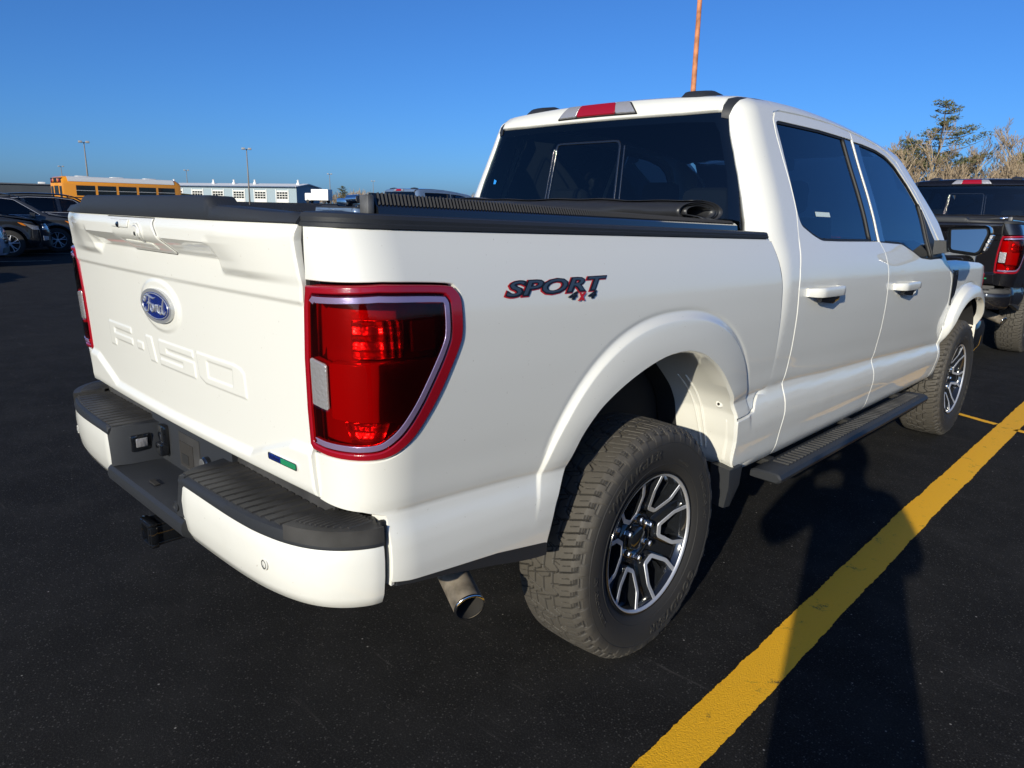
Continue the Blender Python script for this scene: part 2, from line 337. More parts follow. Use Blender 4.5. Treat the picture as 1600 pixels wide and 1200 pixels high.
# ------------------------------------------------------------------ surface panels: an outline in (u,v) cast onto an implicit body surface
def grad(F,P,h=6e-4):
    g=np.stack([F(P+np.eye(3)[i]*h)-F(P-np.eye(3)[i]*h) for i in range(3)],1);return g/(np.linalg.norm(g,axis=1)[:,None]+1e-12)
def panel(name,F,rm,outline,m,parent,holes=(),h=.02,off=0.,edge=.003,roundd=.0025,flange=.02,jit=None,smoothN=True,disp=None,lines=()):
    """rm(P)->(O,D,t0,t1). Builds the skin, a rounded edge and a returned flange round the outline and the holes"""
    loops=[];o=resample(outline,h*.7); o=o if area(o)>0 else o[::-1]; loops.append((o,1))
    for hl in holes:
        q=resample(hl,h*.7); q=q if area(q)<0 else q[::-1]; loops.append((q,1))
    ins=[inset(l,edge) for l,_ in loops]
    lo=outline_min=np.min(loops[0][0],0);hi=np.max(loops[0][0],0)
    gx=np.arange(lo[0],hi[0]+h,h);gy=np.arange(lo[1],hi[1]+h,h)
    G=np.array([(x+(h*.5 if j%2 else 0),y) for j,y in enumerate(gy) for x in gx])
    if len(G):
        k=inpoly(G,ins[0])
        for q in ins[1:]: k&=~inpoly(G,q)
        G=G[k]
        for q in ins:
            if len(G): G=G[dpoly(G,q)>h*.45]
    pts=list(np.concatenate(ins));E=[];b=0
    for q in ins:
        n=len(q);E+=[(b+i,b+(i+1)%n) for i in range(n)];b+=n
    for ln in lines:
        ln=np.asarray(ln,float);k=inpoly(ln,ins[0])&(dpoly(ln,ins[0])>h*.3)
        for q in ins[1:]: k&=~inpoly(ln,q)&(dpoly(ln,q)>h*.3)
        for a,b_ in zip(range(len(ln)-1),range(1,len(ln))): pass
        run=[]
        for i,ok in enumerate(list(k)+[False]):
            if ok: run.append(i)
            else:
                for i0,i1 in zip(run[:-1],run[1:]): E.append((b+i0-run[0],b+i1-run[0]))
                if run:
                    pts+=list(ln[run]);b+=len(run)
                    if len(G): G=G[dpoly(G,ln[run],False)>h*.40]
                run=[]
    nb=b;allp=np.concatenate([np.array(pts),G]) if len(G) else np.array(pts)
    vv,ee,ff,ov,oe,of=delaunay_2d_cdt([Vector(p) for p in allp],E,[],0,1e-7)
    vv=np.array([v[:] for v in vv]);mp={}
    for i,l in enumerate(ov):
        for j in l: mp[j]=i
    ff=np.array([list(f) for f in ff]);ce=vv[ff].mean(1);k=inpoly(ce,ins[0])
    for q in ins[1:]: k&=~inpoly(ce,q)
    ff=ff[k]
    # consistent winding (CCW in uv)
    a=vv[ff[:,0]];b2=vv[ff[:,1]];c=vv[ff[:,2]]
    cr=(b2[:,0]-a[:,0])*(c[:,1]-a[:,1])-(b2[:,1]-a[:,1])*(c[:,0]-a[:,0]);ff=np.where((cr<0)[:,None],ff[:,::-1],ff)
    def put(P,of):
        O,D,t0,t1=rm(P)
        return cast(F,O,D,t0,t1,of)
    A=put(vv,off); N=grad(F,A)
    if disp is not None: A=A+N*disp(vv,A)[:,None]
    V=[A];NN=[N];faces=[tuple(f) for f in ff];base=len(vv);s=0
    for (l,_),q in zip(loops,ins):
        n=len(l);B=put(l,off-roundd);C=put(l,off-flange);NB=grad(F,B)
        if disp is not None: B=B+NB*disp(l,B)[:,None]
        T=np.roll(B,-1,0)-np.roll(B,1,0);out=np.cross(T,NB);out/=np.linalg.norm(out,axis=1)[:,None]+1e-12
        idx=[mp[s+i] for i in range(n)]
        dq=B-A[idx]; sg=1 if np.mean(np.sum(out*dq,1))>0 else -1
        nb_=NB*.55+out*sg; nb_/=np.linalg.norm(nb_,axis=1)[:,None]
        V+=[B,C];NN+=[nb_,out*sg]
        for i in range(n):
            j=(i+1)%n
            faces.append((idx[j],idx[i],base+i,base+j)); faces.append((base+j,base+i,base+n+i,base+n+j))
        base+=2*n;s+=n
    V=np.concatenate(V);NN=np.concatenate(NN)
    # orient outward: compare the first skin face with its normal
    f0=faces[len(ff)//2];nrm=np.cross(V[f0[1]]-V[f0[0]],V[f0[2]]-V[f0[0]])
    if nrm@NN[f0[0]]<0: faces=[f[::-1] for f in faces]
    return mk(name,V,faces,m,parent,True,NN)
def mirror_copy(o,parent=None):
    """the same part on the other side of the vehicle"""
    me=o.data; V=np.empty(len(me.vertices)*3);me.vertices.foreach_get('co',V);V=V.reshape(-1,3).copy();V[:,0]*=-1
    F=[tuple(p.vertices)[::-1] for p in me.polygons]; mi=[p.material_index for p in me.polygons]
    c=mk(o.name.split('.')[0],V,F,list(me.materials),parent if parent is not None else o.parent,True,None,38)
    c.data.polygons.foreach_set('material_index',mi)
    for ch in list(o.children): mirror_copy(ch,c)
    return c
def text_mesh(s,size=1.0,shear=0,extrude=0,offset=0,bevel=0,space=1.0):
    cu=bpy.data.curves.new('t','FONT');cu.body=s;cu.size=size;cu.shear=shear;cu.extrude=extrude;cu.offset=offset;cu.bevel_depth=bevel;cu.space_character=space
    cu.align_x='CENTER';cu.align_y='CENTER';cu.resolution_u=3
    o=bpy.data.objects.new('t',cu);COL.objects.link(o);dg=bpy.context.evaluated_depsgraph_get();dg.update()
    me=bpy.data.meshes.new_from_object(o.evaluated_get(dg));V=np.array([v.co[:] for v in me.vertices]) if len(me.vertices) else np.zeros((0,3));F=[tuple(p.vertices) for p in me.polygons]
    bpy.data.objects.remove(o);bpy.data.curves.remove(cu);bpy.data.meshes.remove(me);return V,F
def extrude_poly(poly,fn,d):
    """poly (n,2) -> slab: fn(P,depth) gives 3D points"""
    P=np.asarray(poly,float); P=P if area(P)>0 else P[::-1]; n=len(P)
    vv,ee,ff,ov,oe,of=delaunay_2d_cdt([Vector(p) for p in P],[(i,(i+1)%n) for i in range(n)],[],0,1e-7)
    v2=np.array([v[:] for v in vv]);ff=[f for f in ff if inpoly(v2[list(f)].mean(0)[None],P)[0]]
    A=fn(v2,d);B=fn(v2,0);k=len(v2);mp={}
    for i,l in enumerate(ov):
        for j in l: mp[j]=i
    F=[tuple(f) for f in ff]+[tuple(mp_ for mp_ in (k+mp[i],k+mp[(i+1)%n],mp[(i+1)%n],mp[i])) for i in range(n)]
    return np.concatenate([A,B]),F
# ------------------------------------------------------------------ ray maps on the pickup body
YE,LA,OX=-.90,.40,.70
def Z3(n): return np.zeros(n)
def rm_side(P):
    n=len(P);return np.stack([np.full(n,.30),P[:,0],P[:,1]],1),np.tile([1.,0,0],(n,1)),0.,1.0
def rm_bed(P):
    u,z=P[:,0],P[:,1];n=len(P);a=np.clip((YE-u)/LA,0,1)*math.pi/2;fl=np.maximum(YE-LA-u,0);sd=u>=YE
    O=np.stack([OX-fl,np.where(sd,u,YE),z],1);D=np.stack([np.cos(a),-np.sin(a),Z3(n)],1);return O,D,0.,.9
def bed_uv(p):
    x,y,z=p
    if y>=YE: return (y,z)
    if x>OX: return (YE-LA*math.atan2(YE-y,x-OX)/(math.pi/2),z)
    return (YE-LA-(OX-x),z)
YK,LC,CX,CZ,CK=1.05,.35,.55,1.30,.45
def rm_cab(P):
    u,v=P[:,0],P[:,1];n=len(P);a=np.clip((YK-u)/LC,0,1)*math.pi/2;fl=np.maximum(YK-LC-u,0);e=np.maximum(v-CZ,0)/CK
    O=np.stack([CX-fl,np.where(u>=YK,u,YK),np.minimum(v,CZ)],1)
    D=np.stack([np.cos(a)*np.cos(e),-np.sin(a)*np.cos(e),np.sin(e)],1);return O,D,0.,1.2
def cab_uv(p):
    x,y,z=p
    if y>=YK: u=y;r=x-CX
    elif x>CX: u=YK-LC*math.atan2(YK-y,x-CX)/(math.pi/2);r=math.hypot(YK-y,x-CX)
    else: u=YK-LC-(CX-x);r=YK-y
    return (u,z if z<CZ else CZ+CK*math.atan2(z-CZ,r))
RY,RZ,RK=1.75,1.15,.72
def rm_roof(P):
    n=len(P);t=P[:,1]/RK
    return np.stack([P[:,0],np.full(n,RY),np.full(n,RZ)],1),np.stack([Z3(n),-np.sin(t),np.cos(t)],1),0.,2.4   # t>0 leans to the rear
def roof_uv(p): return (p[0],RK*math.atan2(RY-p[1],p[2]-RZ))
def rm_rearwin(P):
    n=len(P);return np.stack([P[:,0],np.full(n,1.3),P[:,1]],1),np.tile([0,-1.,0],(n,1)),0.,.9
def rm_wind(P):
    n=len(P);return np.stack([P[:,0],np.full(n,1.8),P[:,1]],1),np.tile([0,1.,0],(n,1)),0.,2.6
def yfront(z): return 4.60-.10*np.clip((.8-z)/.4,0,1)
def zhood(x,y): return 1.315-.030*np.clip(y-3.1,0,2)-.035*(x/.9)**4-.02*np.clip(y-4.1,0,1)**2
def Ffront(p):
    x,y,z=p[...,0],p[...,1],p[...,2]
    a=smax(Fside(p),y-yfront(z)+.14*(np.abs(x)/.9)**3,.45);return smax(a,z-zhood(x,y),.11)
BAGPAINT='white'
def flare_lines(k):
    yi,zi,ai,bi,yo,zo,ao,bo=ARCH[k];L=[]
    for f in (1.10,1.045,1.0,.955,.91,.87,.83,.76):
        pts=[]
        for t in np.linspace(0,math.pi,70):
            c,s_=math.cos(t),math.sin(t)
            # walk outwards from the arch until the blend parameter reaches f
            lo,hi=.3,1.2
            for _ in range(30):
                m=.5*(lo+hi);y,z=yo+c*m,zo+s_*m
                qi=float(_q(y,z,yi,zi,ai,bi,2.3))-1;qo=1-float(_q(y,z,yo,zo,ao,bo,2.3))
                tt=0 if qi<=0 else (1-3*qo if qo<=0 else qi/(qi+qo))
                if tt<f: lo=m
                else: hi=m
            pts.append((yo+c*m,zo+s_*m))
        L.append(np.array(pts))
    return L
def crease_lines(y0,y1):
    yy=np.linspace(y0,y1,int((y1-y0)/.012)+2);zc=_zc(yy)
    return [np.stack([yy,zc+d],1) for d in (-.012,-.0055,.0005,.009)]
def build_pickup():
    root=empty('pickup_truck')
    P=M['white']; parts={}
    def both(o): mirror_copy(o); return o
    # ---- bed side with wheel arch, wrapped round the rear corner
    seam=lambda z:float(np.interp(z,[.80,.896,.932,.944,1.028,1.146,1.26,1.295,1.314,1.367,1.40,1.427],[.803,.792,.790,.787,.786,.790,.798,.801,.803,.797,.796,.803]))
    tl3=[(.966,-1.042,1.316),(.973,-.876,1.306),(.975,-.849,1.297),(.978,-.835,1.278),(.981,-.832,1.255),(.986,-.834,1.197),(.987,-.846,1.161),(.988,-.889,1.086),(.985,-.924,1.032),(.982,-.968,.980),(.978,-1.006,.951),(.970,-1.038,.937),(.951,-1.075,.932),(.907,-1.111,.931),(.853,-1.125,.930)]
    tl=[bed_uv(p) for p in tl3]
    su=lambda z:bed_uv((seam(z),-1.13,z))[0]
    tl_in=[(su(.933)+.004,.932),(su(.95)-.006,.945),(su(1.03)-.008,1.028),(su(1.146)-.008,1.146),(su(1.26)-.004,1.26),(su(1.30)+.004,1.308)]
    tl=[tuple(p) for p in smooth(tl,4)]
    light=np.array(tl+tl_in)          # runs round the lamp
    arch=[(-.493,.553),(-.482,.650),(-.461,.705),(-.432,.755),(-.409,.805),(-.385,.852),(-.355,.890),(-.319,.922),(-.273,.949),(-.222,.973),(-.171,.993),(-.115,1.011),(-.056,1.026),(.003,1.036),(.064,1.0395),(.130,1.036),(.189,1.024),(.243,1.006),(.308,.973),(.376,.928),(.446,.869),(.511,.805),(.549,.745),(.559,.718)]
    out=[(su(1.427)+.003,1.4335)]+[(y,float(ztop(y))+.0005) for y in (-1.10,-1.0,-.9,-.6,-.2,.2,.5,.76)]
    out+=[(.790,1.37),(.812,1.293),(.825,1.22),(.828,1.12),(.836,.967),(.846,.859),(.836,.783),(.757,.788),(.722,.762),(.700,.731),(.640,.720),(.564,.717)]
    out+=[tuple(p) for p in smooth(arch,5)[::-1]]+[(-.50,.556),(-.695,.592),(-.872,.611),(-.98,.624)]+[bed_uv((float(cast(Fbed,*rm_bed(np.array([[bed_uv((.96,-1.03,z))[0],z]])))[0,0]),-1.032,z)) for z in (.632,.66,.69,.72,.75,.775,.790)]+[bed_uv((.925,-1.088,.803)),(su(.82)+.003,.812)]
    g=.004; cen=light.mean(0)
    notch=np.array([p+(p-cen)/np.linalg.norm(p-cen)*g for p in light])
    nl=[tuple(p) for p in notch[:len(tl)]]
    nl=nl[::-1]                         # bottom to top going round the outer side
    out+=[(su(.90)+.003,.88),(su(.93)+.003,.925)]+nl+[(su(1.30)+.003,1.318)]
    bs=panel('bed_side',Fbed,rm_bed,np.array(out),P,root,h=.014,flange=.022,edge=.003,lines=flare_lines(0)+crease_lines(-1.0,.86))
    mirror_copy(bs)
    parts['bed']=bs
    # ---- SPORT 4x4 decal lettering on the bed side
    V,F=text_mesh('SPORT',size=.100,shear=.30,offset=.0035,space=1.0); w=V[:,0].max()-V[:,0].min();hh=V[:,1].max()-V[:,1].min()
    def decal(V,yc,zc,W,H,slope,off,m,name,parent):
        w=V[:,0].max()-V[:,0].min();h0=V[:,1].max()-V[:,1].min()
        y=yc+V[:,0]/w*W;z=zc+V[:,1]/h0*H+slope*V[:,0]/w*W
        Q=np.stack([y,z],1);O,D,t0,t1=rm_side(Q);A=cast(Fbed,O,D,t0,t1,off);return A
    vo,fo=text_mesh('SPORT',size=.100,shear=.30,offset=.0072)
    A=decal(vo,-.508,1.2785,.415,.043,-.012,.0012,None,'',None); dr=mk('sport_decal',A,fo,M['decalred'],bs,False)
    vb,fb=text_mesh('SPORT',size=.100,shear=.30,offset=.0052); A=decal(vb,-.506,1.2797,.408,.0405,-.012,.0022,None,'',None); mk('lettering',A,fb,M['decalblack'],bs,False)
    vg,fg=text_mesh('SPORT',size=.100,shear=.30,offset=.0005); A=decal(vg,-.507,1.2805,.398,.034,-.012,.0032,None,'',None); mk('lettering',A,fg,M['decalgrey'],bs,False)
    for ch,yc,mm in (('4',-.448,'decalblack'),('x',-.409,'decalred'),('4',-.366,'decalblack')):
        v4,f4=text_mesh(ch,size=.05,shear=.35,offset=.003); A=decal(v4,yc,1.2505-.03*(yc+.4),.044 if ch=='4' else .040,.021,-.012,.004 if ch=='x' else .003,None,'',None); mk('lettering',A,f4,M[mm],bs,False)
    # ---- tail lamp
    L=inset(resample(light if area(light)>0 else light[::-1],.012),.0015)
    hole0=lens_hole(L,.016);u_=hole0[:,0].min();hole0=np.stack([u_+(hole0[:,0]-u_)*.945,hole0[:,1]],1)
    lamp=panel('taillight',lambda p:Fbed(p)-.005,rm_bed,L,M['redrim'],root,holes=[hole0],h=.012,flange=.05,edge=.004,roundd=.004)
    hole=hole0
    inner=inset(hole,.0015)
    # layers inside: dark chamber, facets, solid red band, light guide, reversing lens, clear red cover
    put=lambda Q,of:cast(lambda p:Fbed(p),*rm_bed(np.asarray(Q,float)),of)
    lu,lv=hole[:,0].min(),hole[:,1].min();hu,hv=hole[:,0].max(),hole[:,1].max()
    panel('lamp_housing',Fbed,rm_bed,inset(hole,-.004),M['reddark'],lamp,h=.02,off=-.034,flange=.002,edge=.002)
    def sub(name,poly,m,off,fl=.01,h=.012,e=.002,rd=.0015): return panel(name,Fbed,rm_bed,np.array(poly),M[m],lamp,h=h,off=off,flange=fl,edge=e,roundd=rd)
    iu=su(1.1)
    uu=lambda f:iu+f*(-.834-iu)
    # clear cover over everything except the reversing lens
    rev=fillet([(uu(.05),1.150),(uu(.05),1.045),(uu(.185),1.040),(uu(.185),1.142)],.006)
    # solid red centre band
    sub('centre_band',fillet([(uu(.20),1.148),(uu(.20),1.022),(uu(.58),1.018),(uu(.66),1.05),(uu(.80),1.150)],.008),'redsolid',.0015,fl=.03)
    sub('reversing_lens',rev,'clearlens',.0056,fl=.03)
    sub('turn_reflector',fillet([(uu(.32),1.238),(uu(.32),1.155),(uu(.60),1.155),(uu(.60),1.238)],.006),'facet',-.018)
    sub('side_reflector',fillet([(uu(.64),1.236),(uu(.64),1.165),(uu(.80),1.165),(uu(.80),1.236)],.006),'reddark',-.008)
    sub('stop_reflector',fillet([(uu(.26),1.012),(uu(.30),.962),(uu(.47),.962),(uu(.52),1.012)],.006),'facet',-.018)
    # C-shaped light guide just under the cover
    g0=inset(hole,.006);g1=inset(hole,.019)
    gp=[p for p in g0 if not (p[0]<uu(.10))];
    def arc(poly):
        a=poly;start=int(np.argmin(np.hypot((a[:,0]-uu(.04))*1,(a[:,1]-hv))));end=int(np.argmin(np.hypot(a[:,0]-uu(.06),a[:,1]-lv)));n=len(a)
        f=[a[(start+i)%n] for i in range((end-start)%n+1)];b=[a[(start-i)%n] for i in range((start-end)%n+1)]
        m_=lambda q:np.mean([p[0] for p in q]);return f if m_(f)>m_(b) else b
    c0,c1=arc(g0),arc(g1)
    gpoly=np.array(list(c0)+list(c1)[::-1])
    sub('light_guide',gpoly,'guide',.0068,fl=.012,h=.006,e=.0012,rd=.0012)
    # clear red cover
    cov=panel('cover_lens',Fbed,rm_bed,inner,M['redlens'],lamp,holes=[inset(np.array(rev if area(rev)>0 else rev[::-1]),-.0015)[::-1]],h=.014,off=.0048,flange=.004,edge=.003)
    both(lamp)
    # ---- lower cab panel behind the wheel
    rk=[(.563,.704),(.640,.707),(.708,.716),(.731,.746),(.763,.773),(.832,.766),(.846,.67),(.826,.595),(.808,.533),(.79,.500),(.63,.497),(.594,.527),(.589,.56),(.5865,.593),(.5826,.621),(.5745,.650),(.567,.682)]
    both(panel('rocker_panel',Fside,rm_side,np.array(rk),P,root,h=.014,flange=.05,lines=flare_lines(0)))
    # ---- cab shell: pillar behind the rear door, roof rail and A pillar
    dr=[(1.10,1.80),(1.098,1.706),(1.095,1.59),(1.086,1.488),(1.045,1.361),(1.000,1.26),(.983,1.186),(.985,1.0),(.990,.865),(.985,.785),(.990,.67),(.985,.60),(.985,.50),(.992,.462)]
    top=[(1.135,1.885),(1.20,1.900),(1.415,1.905),(1.79,1.902),(2.018,1.887),(2.20,1.872),(2.40,1.845),(2.52,1.815),(2.639,1.770),(2.827,1.617),(2.97,1.436),(3.10,1.30)]
    side3=lambda y,z:(float(cast(Fcab,*rm_side(np.array([[y,z]])))[0,0]),y,z)
    q=[cab_uv(side3(y-.004,z)) for y,z in dr[::-1]]
    q=[cab_uv(side3(.97,.455))]+q
    q+=[cab_uv(side3(1.108,1.862))]+[cab_uv(side3(y,z+.006)) for y,z in top]
    q+=[(3.20,cab_uv((.90,3.2,1.30))[1])]
    # back along the roof ditch
    dit=[]
    for y in (3.0,2.85,2.72,2.6,2.4,2.2,2.0,1.7,1.4,1.2,1.05,.97,.91,.875,.862):
        xd=.668-.0*max(0,y-2)
        z=float(cast(Fcab,np.array([[xd,y if y>1.05 else 1.05,1.3]]),np.array([[0,0,1.]]),0,.9)[0,2]) if y>1.05 else None
        if z is not None: dit.append(cab_uv((xd,y,z)))
    for p in ((.667,.99,1.945),(.667,.93,1.925),(.664,.885,1.895),(.660,.868,1.870)): dit.append(cab_uv(p))
    q+=dit
    for p in ((.672,.861,1.806),(.705,.848,1.72),(.738,.835,1.631),(.770,.822,1.535),(.800,.808,1.441),(.808,.800,1.38),(.80,.78,1.28)): q.append(cab_uv(p))
    q+=[(cab_uv((.80,.775,1.2))[0],1.2),(cab_uv((.80,.775,1.2))[0],.46)]
    both(panel('cab_pillar',Fcab,rm_cab,np.array(q),P,root,h=.018,flange=.03))
    # ---- roof
    rq=[]
    rear=[(x,y,z) for x,y,z in ((.628,.875,1.872),(.45,.858,1.874),(.25,.848,1.876),(0,.843,1.877))]
    ru=[roof_uv(p) for p in rear]
    fr=[(.62,roof_uv((.6,2.62,1.83))[1]),(.35,roof_uv((.35,2.84,1.87))[1]),(0,roof_uv((0,2.90,1.885))[1])]
    half=ru[::-1]+fr[:1]+fr[1:]        # centre rear -> side -> front centre
    full=half+[(-a,b) for a,b in half[::-1][1:-1]]
    roof=panel('roof',Fcab,rm_roof,np.array(full),P,root,h=.03,flange=.03)
    # black ditch mouldings
    y0=np.array([2.75,2.5,2.2,1.8,1.4,1.1,.97,.92,.885,.868])
    def surf_roof(x,y):
        if y>1.05: return cast(Fcab,np.array([[x,y,1.3]]),np.array([[0,0,1.]]),0,.9)[0]
        th={.97:1.951,.92:1.920,.885:1.893,.868:1.868}[y]
        uv=roof_uv((x,y,th));return cast(Fcab,*rm_roof(np.array([uv])))[0]
    S0=[surf_roof(.627,y) for y in y0];S1=[surf_roof(.668,y) for y in y0]
    rings=[[a+np.array([0,0,-.02]),a+np.array([0,0,-.003]),(a+b)/2+np.array([0,-.001,-.0005]),b+np.array([0,0,-.003]),b+np.array([0,0,-.02])] for a,b in zip(S0,S1)]
    V,F=loft(rings); both(mk('roof_moulding',V,F,M['trim'],root,True,None,50))
    # roof fins
    fin=[(-.085,0),(-.075,.022),(-.045,.038),(.04,.042),(.11,.030),(.17,.008),(.18,0)]
    rings=[]
    for s_,w in ((-1,.0),(-.97,.42),(-.90,.70),(-.78,.88),(-.5,.97),(0,1),(.5,.97),(.78,.88),(.90,.70),(.97,.42),(1,.0)):
        rings.append([(.452+s_*.060,.985+a*(.55+.45*w),float(zroof(.452+s_*.060,max(.95,.985+a*(.55+.45*w))))-.012-.012*sstep(-.02,-.085,a)+b*(.12+.88*w)*.95) for a,b in fin])
    V,F=loft(rings,closed=False,caps=False);both(mk('roof_fin',V,F,M['trim'],root,True,None,60))
    # ---- third brake lamp
    def tb(name,xl0,xl1,xh0,xh1,m,off,parent,zl=1.893,zh=1.930):
        pl=[roof_uv((xl0,.845,zl)),roof_uv((xl1,.845,zl)),roof_uv((xh1,.885,zh)),roof_uv((xh0,.885,zh))]
        return panel(name,Fcab,rm_roof,fillet(pl,.008),M[m],parent,h=.01,off=off,flange=.012,edge=.002,roundd=.0018)
    t3=tb('third_brake_light',-.232,.232,-.178,.178,'seal',.004,root,1.890,1.934)
    tb('red_lens',-.112,.112,-.098,.098,'redrim',.0085,t3)
    tb('clear_lens',.114,.222,.100,.172,'clearlens',.0085,t3);tb('clear_lens',-.222,-.114,-.172,-.100,'clearlens',.0085,t3)
    # ---- rear window with its sliding pane
    gl=[(.790,1.40),(.738,1.631),(.671,1.806),(.655,1.862),(.62,1.871),(.45,1.870),(.2,1.8725),(0,1.873)]
    full=gl+[(-a,b) for a,b in gl[::-1][1:]]
    rw=panel('rear_window',Fcab,rm_rearwin,np.array(full),M['tint'],root,h=.035,off=-.006,flange=.002,edge=.004,roundd=.001)
    fo_=fillet([(-.242,1.43),(.180,1.43),(.163,1.785),(-.223,1.785)],.03); fi=fillet([(-.230,1.438),(.170,1.438),(.153,1.775),(-.211,1.775)],.022)
    panel('slider_frame',Fcab,rm_rearwin,fo_,M['gloss'],rw,holes=[fi],h=.012,off=-.001,flange=.012,edge=.0025)
    for sx in (-1,1):
        xa=-.258 if sx<0 else .200
        panel('slider_rail',Fcab,rm_rearwin,np.array([(xa,1.43),(xa+.007,1.43),(xa+.007-sx*.020,1.76),(xa-sx*.020,1.76)]),M['gloss'],rw,h=.01,off=-.002,flange=.008,edge=.002)
    # black ceramic border
    inn=[(.735,1.41),(.690,1.62),(.628,1.79),(.600,1.832),(.45,1.840),(0,1.842)];inn=inn+[(-a,b) for a,b in inn[::-1][1:]]
    panel('window_border',Fcab,rm_rearwin,np.array(full),M['gloss'],rw,holes=[np.array(inn)],h=.03,off=-.010,flange=.002,edge=.002,roundd=.0005)
    mk('window_sticker',cast(Fcab,*rm_rearwin(np.array([(-.648,1.60),(-.630,1.60),(-.625,1.617),(-.645,1.625)])),-.003),[(0,1,2,3)],M['bluesticker'],rw,False)
    # ---- doors
    rw_hole=fillet([(1.128,1.848),(1.123,1.746),(1.101,1.59),(1.091,1.475),(1.105,1.432),(1.209,1.389),(1.290,1.366),(1.50,1.360),(2.000,1.351),(2.000,1.846),(1.60,1.858),(1.16,1.858)],[.03,.0,.0,.02,.03,.05,.03,0,.004,.004,0,.02])
    rd=dr+[(1.05,.452),(1.5,.449),(2.045,.445),(2.048,.50),(2.05,.57),(2.052,.65),(2.05,.73),(2.055,.80),(2.056,.92),(2.055,1.088),(2.056,1.216),(2.04,1.30),(2.003,1.353),(2.001,1.47),(2.001,1.62),(2.001,1.75),(2.006,1.885)]
    rd+=[(y,z) for y,z in top[1:4][::-1]]+[(1.15,1.893),(1.115,1.86)]
    cup=lambda yc,zc:(lambda uv,A:-.022*np.exp(-(((A[:,1]-yc)/.085)**4+((A[:,2]-zc)/.042)**4)))
    dpanel=panel('rear_door',Fcab,rm_side,np.array(rd),P,root,holes=[rw_hole],h=.016,flange=.035,disp=cup(1.215,1.172),lines=crease_lines(.9,2.1))
    fd=[(2.010,1.885),(2.0055,1.75),(2.005,1.62),(2.005,1.47),(2.007,1.353),(2.045,1.295),(2.0605,1.216),(2.0595,1.088),(2.0605,.92),(2.0595,.80),(2.0555,.73),(2.0565,.65),(2.0545,.57),(2.0515,.50),(2.0485,.445),(2.6,.443),(3.10,.440),(3.16,.455),(3.205,.52),(3.215,.60),(3.243,.66),(3.243,.765),(3.24,.97),(3.240,1.09),(3.19,1.165),(3.135,1.212),(3.07,1.30)]
    fd+=[(2.97,1.432),(2.827,1.613),(2.639,1.766),(2.52,1.811),(2.40,1.841),(2.20,1.868)]
    fw_hole=fillet([(2.012,1.838),(2.012,1.347),(2.348,1.331),(2.50,1.29),(2.626,1.25),(2.811,1.236),(3.06,1.236),(2.935,1.40),(2.860,1.52),(2.740,1.648),(2.606,1.747),(2.50,1.790),(2.35,1.818),(2.15,1.834)],[.004,.004,.02,.02,.03,.02,.012,.02,.02,.02,.03,.03,.03,.0])
    fpanel=panel('front_door',Fcab,rm_side,np.array(fd),P,root,holes=[fw_hole],h=.016,flange=.035,disp=cup(2.295,1.128),lines=crease_lines(2.0,3.3))
    for d_,hole_,gl_,tm in ((dpanel,rw_hole,[(1.135,1.842),(1.108,1.59),(1.098,1.475),(1.112,1.437),(1.213,1.395),(1.293,1.372),(1.50,1.366),(1.885,1.358),(1.888,1.842),(1.5,1.852),(1.165,1.852)],'tintdoor'),(fpanel,fw_hole,[(2.10,1.832),(2.10,1.349),(2.352,1.337),(2.505,1.297),(2.63,1.257),(2.80,1.243),(2.835,1.243),(2.835,1.55),(2.735,1.640),(2.600,1.739),(2.497,1.782),(2.348,1.810),(2.2,1.826)],'tint2')):
        g_=panel('window',Fcab,rm_side,fillet(gl_,.012),M[tm],d_,h=.03,off=-.012,flange=.001,edge=.003,roundd=.0005)
        # rubber run channel lining the opening
        hp=np.array(hole_); hp=hp if area(hp)>0 else hp[::-1]
        panel('window_seal',Fcab,rm_side,inset(hp,-.001),M['seal'],d_,holes=[inset(hp,.011)],h=.012,off=-.006,flange=.014,edge=.0015,roundd=.0015)
    def seal(line,w,nm,F=Fcab,off=-.0065,rm=rm_side,par=None):  # dark strip laid behind a gap, its colour makes the shut line dark
        ln=smooth(line,3);T=np.gradient(ln,axis=0);T/=np.linalg.norm(T,axis=1)[:,None];Nn=np.stack([-T[:,1],T[:,0]],1)
        A=cast(F,*rm(ln-Nn*w),off);Bq=cast(F,*rm(ln+Nn*w),off);n=len(ln);return mk(nm,np.concatenate([A,Bq]),[(i,i+1,n+i+1,n+i) for i in range(n-1)],M['seal'],par or root,False)
    bsh=[(2.007,1.885),(2.003,1.75),(2.003,1.62),(2.003,1.47),(2.005,1.353),(2.042,1.297),(2.058,1.216),(2.057,1.088),(2.058,.92),(2.057,.80),(2.053,.73),(2.054,.65),(2.052,.57),(2.049,.50),(2.048,.447)]
    for o_ in (seal(bsh,.010,'door_seal'),seal([(y-.002,z) for y,z in dr],.010,'door_seal'),seal([(2.97,1.434),(2.827,1.615),(2.639,1.768),(2.52,1.813),(2.40,1.843),(2.20,1.870),(2.018,1.886),(1.79,1.903),(1.415,1.906),(1.20,1.900),(1.13,1.885)],.009,'door_seal'),
        seal([(3.14,1.215),(3.193,1.168),(3.2435,1.093),(3.2445,.97),(3.2465,.765),(3.2465,.66),(3.2185,.60),(3.2085,.52),(3.164,.452)],.009,'door_seal',lambda p:np.minimum(Fcab(p),Ffront(p))),
        seal([(.792,1.37),(.816,1.293),(.829,1.22),(.832,1.12),(.840,.967),(.850,.859),(.845,.80)],.009,'body_seal',Fbed)): mirror_copy(o_)
    # B pillar appliques, division bar and mirror sail
    panel('pillar_trim',Fcab,rm_side,np.array([(1.905,1.356),(1.990,1.354),(1.990,1.838),(1.905,1.842)]),M['gloss'],dpanel,h=.03,off=-.005,flange=.012,edge=.002)
